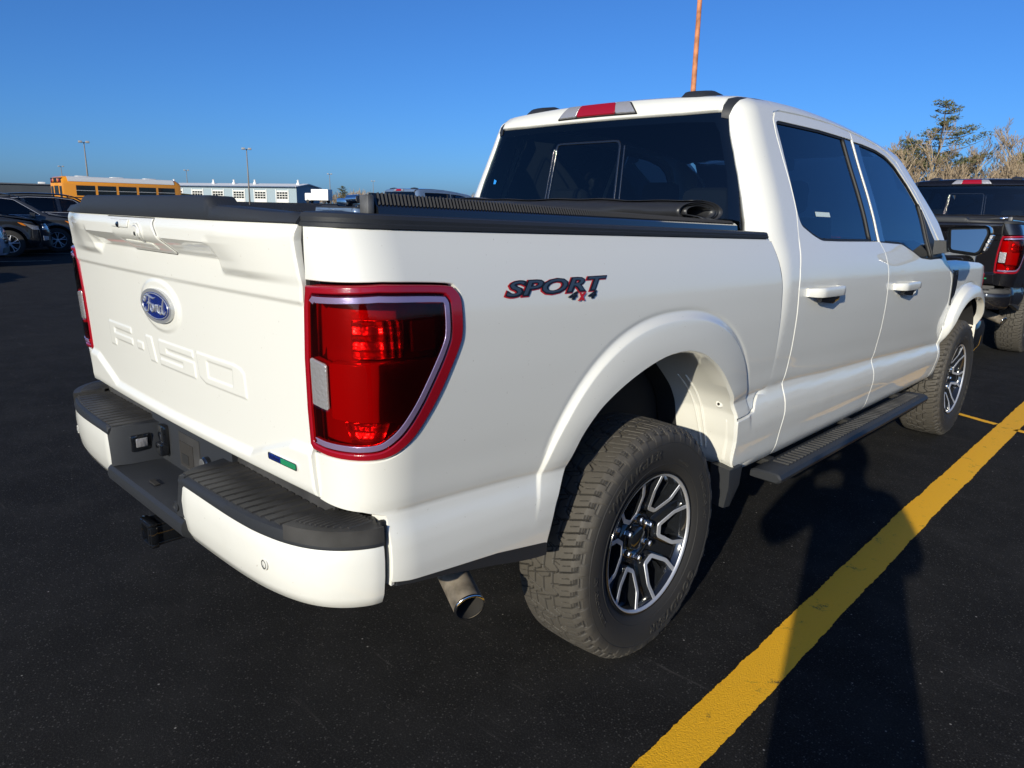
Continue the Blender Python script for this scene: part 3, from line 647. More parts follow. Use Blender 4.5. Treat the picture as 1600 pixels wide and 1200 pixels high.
    panel('division_bar',Fcab,rm_side,np.array([(1.885,1.36),(1.903,1.36),(1.903,1.842),(1.885,1.842)]),M['seal'],dpanel,h=.03,off=-.002,flange=.012,edge=.003)
    panel('pillar_trim',Fcab,rm_side,np.array([(2.022,1.350),(2.098,1.349),(2.098,1.828),(2.022,1.832)]),M['gloss'],fpanel,h=.03,off=-.005,flange=.012,edge=.002)
    panel('mirror_sail',Fcab,rm_side,np.array([(2.845,1.245),(3.045,1.245),(2.925,1.40),(2.845,1.52)]),M['trim'],fpanel,h=.03,off=.002,flange=.016,edge=.004)
    panel('division_bar',Fcab,rm_side,np.array([(2.826,1.245),(2.843,1.245),(2.843,1.535),(2.826,1.55)]),M['seal'],fpanel,h=.03,off=-.001,flange=.012,edge=.003)
    for d_,y0_ in ((dpanel,1.055),(fpanel,2.140)):
        zc=1.163 if d_ is dpanel else 1.122
        prof=[];W=.325
        for s_ in np.linspace(0,1,15):
            y=y0_+W*s_; e=math.sin(math.pi*min(max(s_,0),1))**.35 if 0<s_<1 else 0
            h_=.0215*(.80+.2*e);th=.016; of=.012+.034*min(1,min(s_/.16,(1-s_)/.10)) if 0<s_<1 else .004
            ring=[]
            for a in np.arange(12)*math.pi/6:
                ca,sa=math.cos(a),math.sin(a);ring.append((of+th*np.sign(ca)*abs(ca)**.6*.6,zc-.006*s_+h_*np.sign(sa)*abs(sa)**.5))
            x0=float(cast(Fcab,*rm_side(np.array([[y,zc]])))[0,0])
            prof.append([(x0+a,y,b) for a,b in ring])
        V,F=loft(prof);hd=mk('door_handle',V,F,P,d_,True,None,40)
        b=MB();x0=prof[7][0][0];
        V,F=loft([[(p[0]-.010-.012*abs(i-5)/5,p[1]+.012*(1 if p[2]<zc else 0)*(5-i)/5,p[2]-.0215-.010*(1 if p[2]<zc else 0)*(1-abs(i-5)/5.5)) for p in r] for i,r in enumerate(prof[3:13])]);mk('handle_base',V,F,M['gloss'],hd,True,None,40)  # dark glossy piece set under the handle bar
    # pale rectangle just outside the rear door glass
    Pq=np.array([(1.30,1.468),(1.46,1.466),(1.46,1.486),(1.30,1.488)]);A=cast(Fcab,*rm_side(Pq),-.0108);mk('paper_label',A,[(0,1,2,3)],M['sticker'],dpanel,False)
    both(dpanel);
    # ---- door mirror
    mr=[];
    ax=[(.955,1.30,.03,.035),(1.0,1.315,.035,.05)]
    shell=fillet([(1.005,1.425),(1.025,1.282),(1.165,1.266),(1.192,1.285),(1.222,1.395),(1.205,1.437)],[.03,.03,.03,.03,.03,.03],4);shell=shell if area(shell)>0 else shell[::-1]
    rings=[]
    for yy,sc,sh in ((2.842,.97,0),(2.836,1.0,0),(2.86,1.01,0),(2.92,.98,.0),(2.97,.86,.0),(2.995,.62,.0),(3.0,.3,0)):
        c0=shell.mean(0);rings.append([(c0[0]+(p[0]-c0[0])*sc,yy+(p[0]-1.0)*.12,c0[1]+(p[1]-c0[1])*sc) for p in shell])
    ig=inset(shell,.013);rings=[[ (p[0],2.852+(p[0]-1.0)*.12,p[1]) for p in ig]]+rings
    V,F=loft(rings);mir=mk('side_mirror',V,F,M['gloss'],fpanel,True,None,40)
    ig2=inset(shell,.019)
    V,F=extrude_poly(ig2,lambda q,d:np.stack([q[:,0],2.862-d+(q[:,0]-1.11)*.14+.085*(q[:,1]-1.35),q[:,1]],1),.008);mk('mirror_glass',V,F,M['mirror'],mir,False)
    V,F=loft([[(.945,2.86,1.262),(.945,2.96,1.262),(.945,2.96,1.345),(.945,2.86,1.345)],[(1.03,2.87,1.285),(1.03,2.95,1.285),(1.03,2.95,1.345),(1.03,2.87,1.345)]]);mk('mirror_arm',V,F,M['trim'],mir,False)
    sg=[(1.190,1.300),(1.202,1.296),(1.232,1.385),(1.220,1.388)]
    b=MB()
    for k in range(4):
        f=lambda s_,q:tuple(np.array(sg[0 if q==0 else 1])*(1-s_)+np.array(sg[3 if q==0 else 2])*s_)
        s0,s1=k/4+.01,(k+1)/4-.03
        V=[];
        for yy in (2.875,2.93):
            for s_ in (s0,s1):
                for q_ in (0,1):
                    a_=f(s_,q_);V.append((a_[0],yy,a_[1]))
        b.add(V,[(0,1,3,2),(4,6,7,5),(0,4,5,1),(2,3,7,6),(0,2,6,4),(1,5,7,3)])
    b.obj('turn_signal',M['clearlens'],mir,False)
    both(fpanel)
    # ---- fender, hood, windshield, simple front
    farch=[(3.268,.50),(3.272,.60),(3.285,.70),(3.315,.79),(3.365,.86),(3.44,.915),(3.54,.95),(3.68,.962),(3.83,.948),(3.93,.91),(4.0,.86),(4.07,.79),(4.11,.70),(4.13,.60),(4.135,.50)]
    fe=[(3.195,1.172),(3.247,1.095),(3.248,.97),(3.25,.765),(3.25,.66),(3.222,.60),(3.212,.52),(3.168,.45)]+[(3.262,.45)]+[tuple(p) for p in smooth(farch,5)]+[(4.14,.47),(4.42,.47),(4.46,.6),(4.47,.85),(4.44,.98),(4.36,1.07),(4.22,1.13),(3.95,1.178),(3.4,1.212),(3.145,1.218)]
    fen=panel('fender',Ffront,rm_side,np.array(fe),P,root,h=.016,flange=.045,lines=flare_lines(1))
    fb_=fillet([(3.262,1.160),(3.267,.99),(3.285,.93),(3.315,.955),(3.355,1.05),(3.372,1.160)],.01)
    fbg=panel('fender_badge',Ffront,rm_side,fb_,M['gloss'],fen,h=.012,off=.006,flange=.012,edge=.003)
    vx,fx=text_mesh('XLT',size=.1,offset=.002);w=vx[:,0].max()-vx[:,0].min()
    Q=np.stack([3.318+vx[:,0]/w*.075,1.135+vx[:,1]/(vx[:,1].max()-vx[:,1].min())*.022],1);mk('lettering',cast(Ffront,*rm_side(Q),.0085),fx,M['chrome'],fbg,False)
    hl=panel('headlight',Ffront,rm_side,fillet([(4.20,1.10),(4.25,.90),(4.46,.90),(4.43,.98),(4.34,1.06)],.02),M['clearlens'],fen,h=.02,off=.006,flange=.02)
    panel('side_marker',Ffront,rm_side,fillet([(4.20,1.095),(4.235,.96),(4.30,.96),(4.285,1.08)],.01),M['redsolid'],hl,h=.02,off=.008,flange=.01)  # red patch painted in for the black pickup's tail lamp reflection
    both(fen)
    def rm_down(P):
        n=len(P);return np.stack([P[:,0],P[:,1],np.full(n,.9)],1),np.tile([0,0,1.],(n,1)),0.,.8
    hq=[(-.86,3.25),(.86,3.25),(.86,4.3),(.6,4.44),(-.6,4.44),(-.86,4.3)]
    panel('hood',Ffront,rm_down,np.array(hq),P,root,h=.05,flange=.03)
    wq=[(.62,1.84),(.83,1.44),(.80,1.30),(0,1.32)];wq=[(0,1.87)]+wq;wq=wq+[(-a,b) for a,b in wq[::-1][1:-1]]
    panel('windshield',Fcab,rm_wind,np.array(wq),M['clear'],root,h=.06,off=-.008,flange=.001,edge=.004,roundd=.0005)
    b=MB();b.box((0,4.42,.78),(1.75,.30,.55),r=.05);b.obj('grille_panel',M['gloss'],root)
    b=MB();b.box((0,4.50,.60),(1.86,.34,.26),r=.06);b.obj('front_bumper',M['gloss'],root)
    return root,parts,su,seam
def lens_hole(L,d):
    q=inset(L,d)
    # keep it clean where the offset folds over itself
    keep=[p for p in q if dpoly(np.array([p]),L)[0]>d*.97]
    return np.array(keep)
def tri(t): return 2*np.abs(2*(t-np.floor(t+.5)))-1
def build_wheel(parent):
    """axis along +x, outer face at +x; origin at the hub"""
    hub=None
    # barrel
    V,F=lathe([(-.115,.236),(-.112,.222),(-.03,.214),(.045,.216),(.085,.222),(.108,.229),(.116,.234),(.121,.240),(.121,.245),(.116,.2475),(.108,.246)],'x',n=96)
    w=mk('wheel',V,F,M['rimblack'],parent,True,None,50)
    # tyre
    NT=1400
    xs=np.linspace(.124,-.124,104)
    def rbase(x):
        a=np.abs(x);return .4055-.0045*(a/.10)**2-.020*np.clip((a-.100)/.024,0,1)**1.8
    side=[(.106,.243),(.114,.247),(.121,.256),(.1285,.275),(.1335,.297),(.136,.318),(.1362,.336),(.1345,.352),(.1315,.364),(.128,.374)]
    prof=side+[(x,rbase(x)) for x in xs]+[(-a,r) for a,r in side[::-1]]
    k=len(prof);th=np.arange(NT)*2*math.pi/NT
    px=np.array([p[0] for p in prof])[:,None]*np.ones(NT);pr_=np.array([p[1] for p in prof])[:,None]*np.ones(NT)
    s=th[None]*.405;Pt=.405*2*math.pi/62    # pitch of the blocks
    ph=s/Pt
    is_t=(np.arange(k)>=len(side)-3)&(np.arange(k)<k-len(side)+3)
    x=px.copy();ax=np.abs(x);sg=np.where(x>=0,0.,.5)
    dep=np.zeros_like(x)
    def groove(d,w,h): return h*np.clip((w-d)/(.45*w),0,1)
    for c,amp,w_,h_,p0 in((.014,.0125,.0030,.008,0),(-.022,.0125,.0030,.008,.35),(.047,.0095,.0028,.008,.6),(-.055,.0095,.0028,.008,.2)):
        tz=tri((ph+p0)*.5);tz=np.clip((tz-.5)*1.7+.5,0,1)*2-1
        dep=np.maximum(dep,groove(np.abs(x-c-amp*tz),w_,h_))
    # slanted sipes and cross cuts between the zigzags
    for sl_,of_,w_,lo_,hi_ in((9,.0,.0016,0,.062),(-7,.5,.0013,.0,.06)):
        q=ph+of_+x*sl_;d=np.abs(q-np.round(q))*Pt;dep=np.maximum(dep,np.where((ax>lo_)&(ax<hi_)&(np.sin(x*60+ph*3.1)>-.3),groove(d,w_,.005),0))
    # shoulder blocks: slanted cut from the outer zigzag to the edge
    q=ph+sg+x*np.where(x>0,8,8);d=np.abs(q-np.round(q))*Pt;dep=np.maximum(dep,np.where((ax>.060)&(ax<.118),groove(d,.0024,.009),0))
    d=np.abs(q+.5-np.round(q+.5))*Pt;dep=np.maximum(dep,np.where((ax>.070)&(ax<.098),groove(d,.0013,.004),0))
    # stacked slots on the rounded shoulder, every other block
    fq=np.mod(q+.5,1.0);par=np.mod(np.floor(q+.5),2)
    arcx=np.where(ax>.122,.122+(.392-np.minimum(pr_,.392))*.9,ax)
    for c in(.105,.1115,.118):
        dep=np.maximum(dep,np.where((fq>.12)&(fq<.58),groove(np.abs(arcx-c),.0021,.0042),0))
    for c in(.127,.134):
        dep=np.maximum(dep,np.where((fq>.10)&(fq<.92)&(par==0),groove(np.abs(arcx-c),.0020,.0034),0))
    step=np.where((par==1)&(pr_<.386)&(pr_>.362)&(ax>.12)&(fq>.06)&(fq<.94),.0022,0)
    dep=np.where(is_t[:,None],np.minimum(dep,.010),0)
    dirx=np.sign(x)*np.clip((ax-.105)/.02,0,1)*.8;dr_=1-np.clip((ax-.105)/.02,0,1)*.55
    X_=x-dep*dirx+step*np.sign(x);R_=pr_-dep*dr_
    # concentric ribs on the side wall
    V=np.stack([X_,np.cos(th)[None]*R_,np.sin(th)[None]*R_],2).reshape(-1,3)
    F=[(i*NT+j,(i+1)*NT+j,(i+1)*NT+(j+1)%NT,i*NT+(j+1)%NT) for i in range(k-1) for j in range(NT)]
    # flatten the contact patch a little
    z=V[:,2];V[:,2]=np.where(z<-.397,-.397-(-.397-z)*.15,z)
    ty=mk('tyre',V,F,M['tyre'],w,True,None,40)
    du=np.where(is_t[:,None],1.0,0)*np.clip(1-dep/.0022,0,1)*np.clip((pr_-.350)/.040,.0,1)+.20*np.clip((pr_-.30)/.06,0,1)  # dust tone fades with groove depth, so the grooves are darkened in colour
    at_=ty.data.attributes.new('dust','FLOAT','POINT');at_.data.foreach_set('value',np.clip(du,0,1).ravel().astype(np.float32))
    sp=pchip([.243,.247,.256,.275,.297,.318,.336,.352,.364],[.106,.114,.121,.1285,.1335,.136,.1362,.1345,.1315])
    def arct(s_,r,h_,ang,name,hgt=.0012,shear=0,wid=None):
        V,F=text_mesh(s_,size=h_,shear=shear,offset=h_*.03,extrude=.001,space=1.05);
        if wid: V[:,0]*=wid/(V[:,0].max()-V[:,0].min())
        a=R(ang)-V[:,0]/r;rr=r+V[:,1]
        up=V[:,2]>0
        xx=sp(rr)+np.where(up,hgt,-.002)
        mk(name,np.stack([xx,np.cos(a)*rr,np.sin(a)*rr],1),F,M['tyre'],ty,False)
    arct('WRANGLER',.318,.042,118,'lettering',.0034,.2,.30);arct('TERRITORY AT',.316,.021,18,'lettering',.0018,0,.20);arct('GOODYEAR',.318,.042,-62,'lettering',.0034,.2,.30);arct('TERRITORY AT',.316,.021,-162,'lettering',.0018,0,.20)
    arct('275/65R18',.292,.012,60,'lettering',.001,0,.08)
    b=MB()
    for r in (.277,.349): b.lathe([(float(sp(r-.0016))-.001,r-.0016),(float(sp(r))+.0012,r),(float(sp(r+.0016))-.001,r+.0016)],'x',n=120)
    b.obj('sidewall_rib',M['tyre'],ty)
    # machined rim ring
    V,F=lathe([(.1125,.2305),(.1175,.2325),(.1205,.2380),(.1195,.2435),(.114,.2450)],'x',n=120);mk('rim_ring',V,F,M['rimface'],w,True,None,50)
    # six U shaped machined loops with black pocket walls
    def facex(r): return .060+ .054*np.clip((r-.07)/.165,0,1)**.8
    loop=[(.2325,.068),(.166,.058),(.108,.0205),(.108,-.0205),(.166,-.058),(.2325,-.068)]
    wd=.0074
    for kx in range(6):
        a0=kx*math.pi/3;rv=np.array([math.cos(a0),math.sin(a0)]);tv=np.array([-math.sin(a0),math.cos(a0)])
        P=fillet([(.27,.072)]+loop+[(.27,-.072)],[0,0,.008,.007,.007,.008,0,0])
        P=np.array([p for p in P if p[0]<.2345])
        T=np.gradient(P,axis=0);T/=np.linalg.norm(T,axis=1)[:,None];Nn=np.stack([-T[:,1],T[:,0]],1)
        def r3(q,xo): 
            yz=q[:,:1]*rv+q[:,1:]*tv;rr=np.linalg.norm(q,axis=1);return np.stack([facex(rr)+xo,yz[:,0],yz[:,1]],1)
        inn=P-Nn*wd;ou=P+Nn*wd
        # face
        A,B=r3(inn,0),r3(ou,0);A2,B2=r3(inn-Nn*-.001,.0016),r3(ou+Nn*-.001,.0016)
        n=len(P);V=np.concatenate([A,A2,B2,B]);F=[(c*n+i,c*n+i+1,(c+1)*n+i+1,(c+1)*n+i) for c in range(3) for i in range(n-1)]
        mk('spoke_face',V,F,M['rimface'],w,True,None,40)
        # black walls falling away on both sides
        L1=[r3(inn,0),r3(inn-Nn*.006,-.022),r3(inn-Nn*.010,-.060)];L2=[r3(ou,0),r3(ou+Nn*.004,-.020),r3(ou+Nn*.004,-.06)]
        V=np.concatenate(L1+L2);F=[(c*n+i,c*n+i+1,(c+1)*n+i+1,(c+1)*n+i) for c in (0,1,3,4) for i in range(n-1)]
        mk('spoke',V,F,M['rimblack'],w,True,None,40)
        # recessed web inside the pocket and between two loops
        fl=np.array([(.236,.045),(.17,.040),(.128,.012),(.128,-.012),(.17,-.040),(.236,-.045)])
        w2=np.array([(.215,.030),(.165,.026),(.135,.006),(.135,-.006),(.165,-.026),(.215,-.030)])
        A=r3(fl,-.030);B=r3(w2,-.062);m_=6;V=np.concatenate([A,B]);F=[(i,(i+1)%m_,m_+(i+1)%m_,m_+i) for i in range(m_)];mk('pocket',V,F,M['rimblack'],w,True,None,30)
        a1=a0+math.pi/6;rv=np.array([math.cos(a1),math.sin(a1)]);tv=np.array([-math.sin(a1),math.cos(a1)])
        V,F=loft([[(float(facex(r_))-.020-d,*(r_*rv+t_*tv)) for d,t_ in ((0,-ww),(0,ww),(.05,ww),(.05,-ww))] for r_,ww in ((.05,.03),(.10,.022),(.16,.019),(.234,.024))]);mk('spoke',V,F,M['rimblack'],w,True,None,40)
    V,F=lathe([(-.02,.10),(.038,.098),(.052,.090),(.060,.075),(.056,.055),(.050,.050)],'x',n=60);h=mk('hub',V,F,M['rimblack'],w,True,None,40)
    V,F=lathe([(.045,.056),(.050,.052),(.050,.042),(.066,.040),(.071,.034),(.072,.0)],'x',n=40);mk('centre_cap',V,F,M['gloss'],w,True,None,40)
    lug=None
    for kx in range(6):
        a=kx*math.pi/3+math.pi/6
        if lug is None:
            b=MB();b.lathe([(0,.0135),(.006,.0125),(.0065,.0108),(.024,.0104),(.0285,.0075),(.029,.0)],'x',n=6);lug=b.obj('lug_nut',M['chrome'],w,True,20);o=lug
        else: o=lug.copy();COL.objects.link(o)
        o.location=(.052,math.cos(a)*.0695,math.sin(a)*.0695)
    b=MB();b.lathe([(-.035,.06),(-.035,.172),(-.022,.172),(-.020,.165),(-.020,.10),(.0,.09),(.01,.05)],'x',n=60);b.obj('brake_disc',M['brake'],w,True,40)
    b=MB();b.box((-.03,-.13,.06),(.07,.08,.16),r=.015);b.obj('brake_caliper',M['dark'],w)
    return w
LET={}
def tg_letters():
    F=[(-.519,1.079),(-.289,1.079),(-.289,1.056),(-.462,1.056),(-.462,1.043),(-.286,1.043),(-.286,1.019),(-.462,1.019),(-.462,.994),(-.519,.994)]
    D=[(-.246,1.045),(-.189,1.045),(-.189,1.017),(-.246,1.017)]
    I=[(-.165,1.074),(-.108,1.074),(-.083,.994),(-.138,.994)]
    S=[(-.056,1.075),(.196,1.075),(.196,1.051),(.006,1.051),(.006,1.043),(.200,1.043),(.203,.994),(-.056,.994),(-.056,1.017),(.118,1.017),(.118,1.026),(-.056,1.026)]
    O=[(.215,1.077),(.440,1.077),(.475,1.072),(.494,1.060),(.497,.992),(.262,.992),(.225,1.006)]
    Oi=[(.284,1.058),(.428,1.058),(.424,1.016),(.284,1.016)]
    return [F,D,I,S,O],[Oi]
def build_tailgate(root,seam):
    def band(x,z):
        """how far the gate stands proud of its corner plane (towards the rear)"""
        ax=np.abs(x)
        crown=.016*(1-(ax/.8)**2)
        zl=np.interp(ax,[0,.43,.60,.66,.82],[1.338,1.338,1.318,1.316,1.316])      # lower edge of the upper spoiler
        mid=sstep(.60,.42,ax)
        prou=.034*sstep(.82,.50,ax)+.008
        lowin=np.clip((z-1.3405)/(1.382-1.3405),0,1)
        ramp_mid=lowin
        ramp_out=np.clip((z-1.300)/(1.325-1.300),0,1);ramp_out=.42*ramp_out*ramp_out*(3-2*ramp_out)+.58*np.clip((z-1.32)/.08,0,1)
        w=sstep(.44,.475,ax)*.75+.25*sstep(.475,.60,ax)
        top=prou*(ramp_mid*(1-w)+ramp_out*w)
        d=crown+top
        d=d-.010*np.clip((z-1.405)/.03,0,1)**2
        # ledge below the spoiler
        d=d+.006*sstep(1.258,1.272,z)
        # lower flare: wide at the corners, shallow in the middle
        zb=np.interp(ax,[0,.50,.56,.70,.78],[.858,.862,.886,.935,.938])
        t=zb-z;d=d+.012*sstep(-.006,.020,t)
        d=d-.008*np.clip((.845-z)/.03,0,1)**2
        # dish round the emblem
        q=np.sqrt((x/.150)**2+((z-1.180)/.078)**2)
        d=d+.005*sstep(1.05,.86,q)
        return d
    solids,holes=tg_letters()
    NX,NZ=560,216
    U=np.linspace(-1,1,NX);Zv=np.linspace(.818,1.4335,NZ)
    UU,ZZ=np.meshgrid(U,Zv)
    se=np.vectorize(lambda z:seam(z)-.004)(Zv)
    XX=UU*se[:,None]
    D=band(XX,ZZ)
    P2=np.stack([XX.ravel(),ZZ.ravel()],1);sel=(np.abs(P2[:,0])<.53)&(P2[:,1]>.98)&(P2[:,1]<1.09)
    E=np.zeros(len(P2));Ps=P2[sel];e=np.zeros(len(Ps))
    for poly in solids: e=np.maximum(e,np.where(inpoly(Ps,poly),1,0)*np.clip(dpoly(Ps,poly)/.0040,0,1))
    for poly in holes:
        i=inpoly(Ps,poly);e=np.where(i,0,np.minimum(e,np.clip(dpoly(Ps,poly)/.0040,0,1)*1.0+0))
    E[sel]=e*.0029
    D=D+E.reshape(D.shape)
    ed=np.minimum((1-np.abs(UU))*.79,np.minimum(ZZ-.818,9));D=D-.004*np.clip(1-ed/.006,0,1)**2
    YY=ytg(ZZ)-D
    V=np.stack([XX,YY,ZZ],2).reshape(-1,3)
    F=[(j*NX+i,j*NX+i+1,(j+1)*NX+i+1,(j+1)*NX+i) for j in range(NZ-1) for i in range(NX-1)]
    rim=[i for i in range(NX)]+[j*NX+NX-1 for j in range(1,NZ)]+[(NZ-1)*NX+i for i in range(NX-2,-1,-1)]+[j*NX for j in range(NZ-2,0,-1)]
    n0=len(V);fl=V[rim].copy();fl[:,1]=np.maximum(fl[:,1]+.05,-1.075);V=np.concatenate([V,fl]);k=len(rim)
    F+=[(rim[(i+1)%k],rim[i],n0+i,n0+(i+1)%k) for i in range(k)]
    F+=[tuple(n0+i for i in range(k))[::-1]]
    tg=mk('tailgate',V,F,M['white'],root,True,None,40)
    def at(x,z,off=0): x=np.asarray(x,float);z=np.asarray(z,float);return np.stack([x,ytg(z)-band(x,z)-off,z],-1)
    def plate(name,poly,m,off,parent,thick=.008,h=None,smooth=True):
        return mk(name,*extrude_poly(poly,lambda q,d:at(q[:,0],q[:,1],off-thick+d),thick),m,parent,smooth,None,30)
    # handle bezel
    bz=resample(fillet([(-.215,1.430),(-.190,1.402),(-.118,1.345),(-.112,1.338),(.190,1.338),(.196,1.343),(.170,1.390),(.152,1.418),(.156,1.430)],.004),.012)
    def bplate(name,poly,m,off,parent,h=.010,bul=0,thick=.012):
        o=resample(poly,h);o=o if area(o)>0 else o[::-1];lo,hi=o.min(0),o.max(0)
        G=np.array([(x,y) for x in np.arange(lo[0],hi[0],h) for y in np.arange(lo[1],hi[1],h)]);G=G[inpoly(G,o)];G=G[dpoly(G,o)>h*.5] if len(G) else G
        q=inset(o,.0016);pts=np.concatenate([q,G]) if len(G) else q;n=len(o)
        vv,ee,ff,ov,_,_=delaunay_2d_cdt([Vector(p) for p in pts],[(i,(i+1)%n) for i in range(n)],[],0,1e-7);v2=np.array([v[:] for v in vv]);mp={}
        for i,l in enumerate(ov):
            for j in l: mp[j]=i
        ff=[f for f in ff if inpoly(v2[list(f)].mean(0)[None],q)[0]]
        A=at(v2[:,0],v2[:,1],off);B=at(o[:,0],o[:,1],off-.0014);C=at(o[:,0],o[:,1],off-thick);k=len(v2)
        F=[tuple(f) for f in ff]
        for i in range(n):
            j=(i+1)%n;F+=[(mp[i],k+i,k+j,mp[j]),(k+i,k+n+i,k+n+j,k+j)]
        return mk(name,np.concatenate([A,B,C]),F,m,parent,True,None,40)
    bez=bplate('handle_bezel',bz,M['white'],.0045,tg)
    gp=inset(bz if area(bz)>0 else bz[::-1],-.0030);bplate('bezel_gap',gp,M['seal'],.0006,tg,thick=.004)
    bplate('camera_pod',fillet([(-.165,1.424),(-.150,1.402),(-.02,1.401),(-.012,1.424)],.006),M['white'],.0085,bez)
    el=lambda cx,cz,a,b_,n=28:np.stack([cx+a*np.cos(np.arange(n)*2*math.pi/n),cz+b_*np.sin(np.arange(n)*2*math.pi/n)],1)
    bplate('camera_lens',el(-.095,1.4085,.0125,.0085),M['gloss'],.0100,bez,h=.006)
    bplate('handle_slot',fillet([(-.105,1.372),(.052,1.369),(.050,1.352),(-.075,1.356)],.004),M['seal'],.0036,bez)
    hp=fillet([(-.10,1.366),(.098,1.362),(.10,1.345),(-.082,1.348)],.004);o=bplate('handle_flap',hp,M['white'],.0085,bez)
    # lock barrel
    lk=bplate('lock_cover',el(.045,1.3905,.030,.026),M['white'],.0105,bez,h=.008)
    bplate('lock_ring',el(.045,1.3905,.0245,.0205),M['silver'],.0112,lk,h=.008,thick=.003);bplate('lock_plate',el(.045,1.3905,.0225,.0187),M['white'],.0120,lk,h=.008,thick=.003)
    bplate('lock_barrel',el(.047,1.388,.0075,.0065),M['seal'],.0126,lk,h=.004,thick=.002)
    # oval emblem
    def oval(a,bq,n=64): t=np.arange(n)*2*math.pi/n;return np.stack([a*np.cos(t),1.180+bq*np.sin(t)],1)
    e0=plate('oval_emblem',oval(.1165,.0500),M['silver'],.010,tg,.012)
    e1=plate('emblem_field',oval(.1030,.0400),M['badgeblue'],.0110,e0,.004)
    for (a_,b_) in ((.0975,.0365),):
        t=np.arange(80)*2*math.pi/80;Pm=at(a_*np.cos(t),1.18+b_*np.sin(t),0.0115);P_=np.concatenate([Pm,Pm[:1]]);V,F=tube(P_,.0015,6,False);mk('emblem_ring',V,F,M['silver'],e0)
    # script on the emblem
    ST=[ [(-.062,.020),(-.067,.012),(-.060,.007),(-.052,.014),(-.053,.023),(-.040,.027),(-.020,.024),(-.002,.021),(.006,.024)],
         [(-.026,.024),(-.031,.010),(-.036,-.006),(-.044,-.018),(-.056,-.021),(-.064,-.015),(-.060,-.010)],
         [(-.046,.002),(-.034,.006),(-.022,.004)],
         [(-.010,.004),(-.020,.001),(-.024,-.009),(-.018,-.017),(-.009,-.014),(-.005,-.005),(-.009,.003),(-.002,.001),(.005,.003)],
         [(.010,.005),(.006,-.006),(.002,-.017)],[(.008,-.004),(.014,.003),(.021,.004),(.022,.0)],[(.020,.002),(.018,-.010),(.024,-.017)],
         [(.048,.002),(.038,.004),(.030,-.004),(.029,-.013),(.036,-.018),(.045,-.010),(.050,.003)],
         [(.060,.026),(.054,.012),(.048,-.006),(.050,-.016),(.058,-.016),(.066,-.008)] ]
    b=MB()
    for st in ST:
        st=np.array(st);t=np.linspace(0,1,len(st));f0,f1=pchip(t,st[:,0]),pchip(t,st[:,1]);tt=np.linspace(0,1,22)
        xq,zq=f0(tt)*1.22,1.180+f1(tt)*1.05
        A=at(xq,zq,.0118);r_=.0026*(.55+.75*np.sin(math.pi*tt)**.6);V,F=tube(A,r_,6,True);b.add(V,F)
    b.obj('emblem_script',M['silver'],e0)
    # little blue and green badge at the lower right
    bp=fillet([(.604,.886),(.735,.886),(.735,.868),(.604,.868)],.006);bd=plate('engine_badge',bp,M['chrome'],.0045,tg,.006)
    plate('badge_inlay',fillet([(.610,.8835),(.663,.8835),(.663,.8705),(.610,.8705)],.003),M['badgeblue'],.0053,bd,.002);plate('badge_inlay',fillet([(.664,.8835),(.729,.8835),(.729,.8705),(.664,.8705)],.003),M['badgegreen'],.0053,bd,.002)
    vx,fx=text_mesh('EcoBoost',size=.1);w=vx[:,0].max()-vx[:,0].min();mk('lettering',at(.6375+vx[:,0]/w*.044,.877+vx[:,1]/w*.044*1.1,.0058),fx,M['chrome'],bd,False)
    zz=np.linspace(.82,1.432,60)
    for sx in (-1,1):
        V,F=loft([[(sx*(seam(z)-.010),ytg(z)+.006,z),(sx*(seam(z)+.012),ytg(z)+.006,z),(sx*(seam(z)+.012),ytg(z)+.02,z),(sx*(seam(z)-.010),ytg(z)+.02,z)] for z in zz]);mk('tailgate_seal',V,F,M['seal'],root,False)  # dark strip sunk in the tailgate gap to blacken it by colour
    # black top moulding with its raised middle
    xs=np.linspace(-.805,.805,150);rings=[]
    for x in xs:
        ax=abs(x);y=float(ytg(1.43)-band(np.array(x),np.array(1.43)));hu=.022*(1-sstep(.462,.50,ax))+.010*sstep(.76,.5,ax)
        zt=1.4585+hu;e=.006*max(0,(ax-.785)/.02)
        rings.append([(x,y-.003,1.4345),(x,y-.004,1.437),(x,y-.001,zt-.012-e),(x,y+.006,zt-.003-e),(x,y+.016,zt-e),(x,y+.07,zt-.002-e),(x,y+.075,1.44),(x,y+.07,1.4345)])
    V,F=loft(rings);mk('tailgate_moulding',V,F,M['trim'],tg,True,None,35)
    return tg
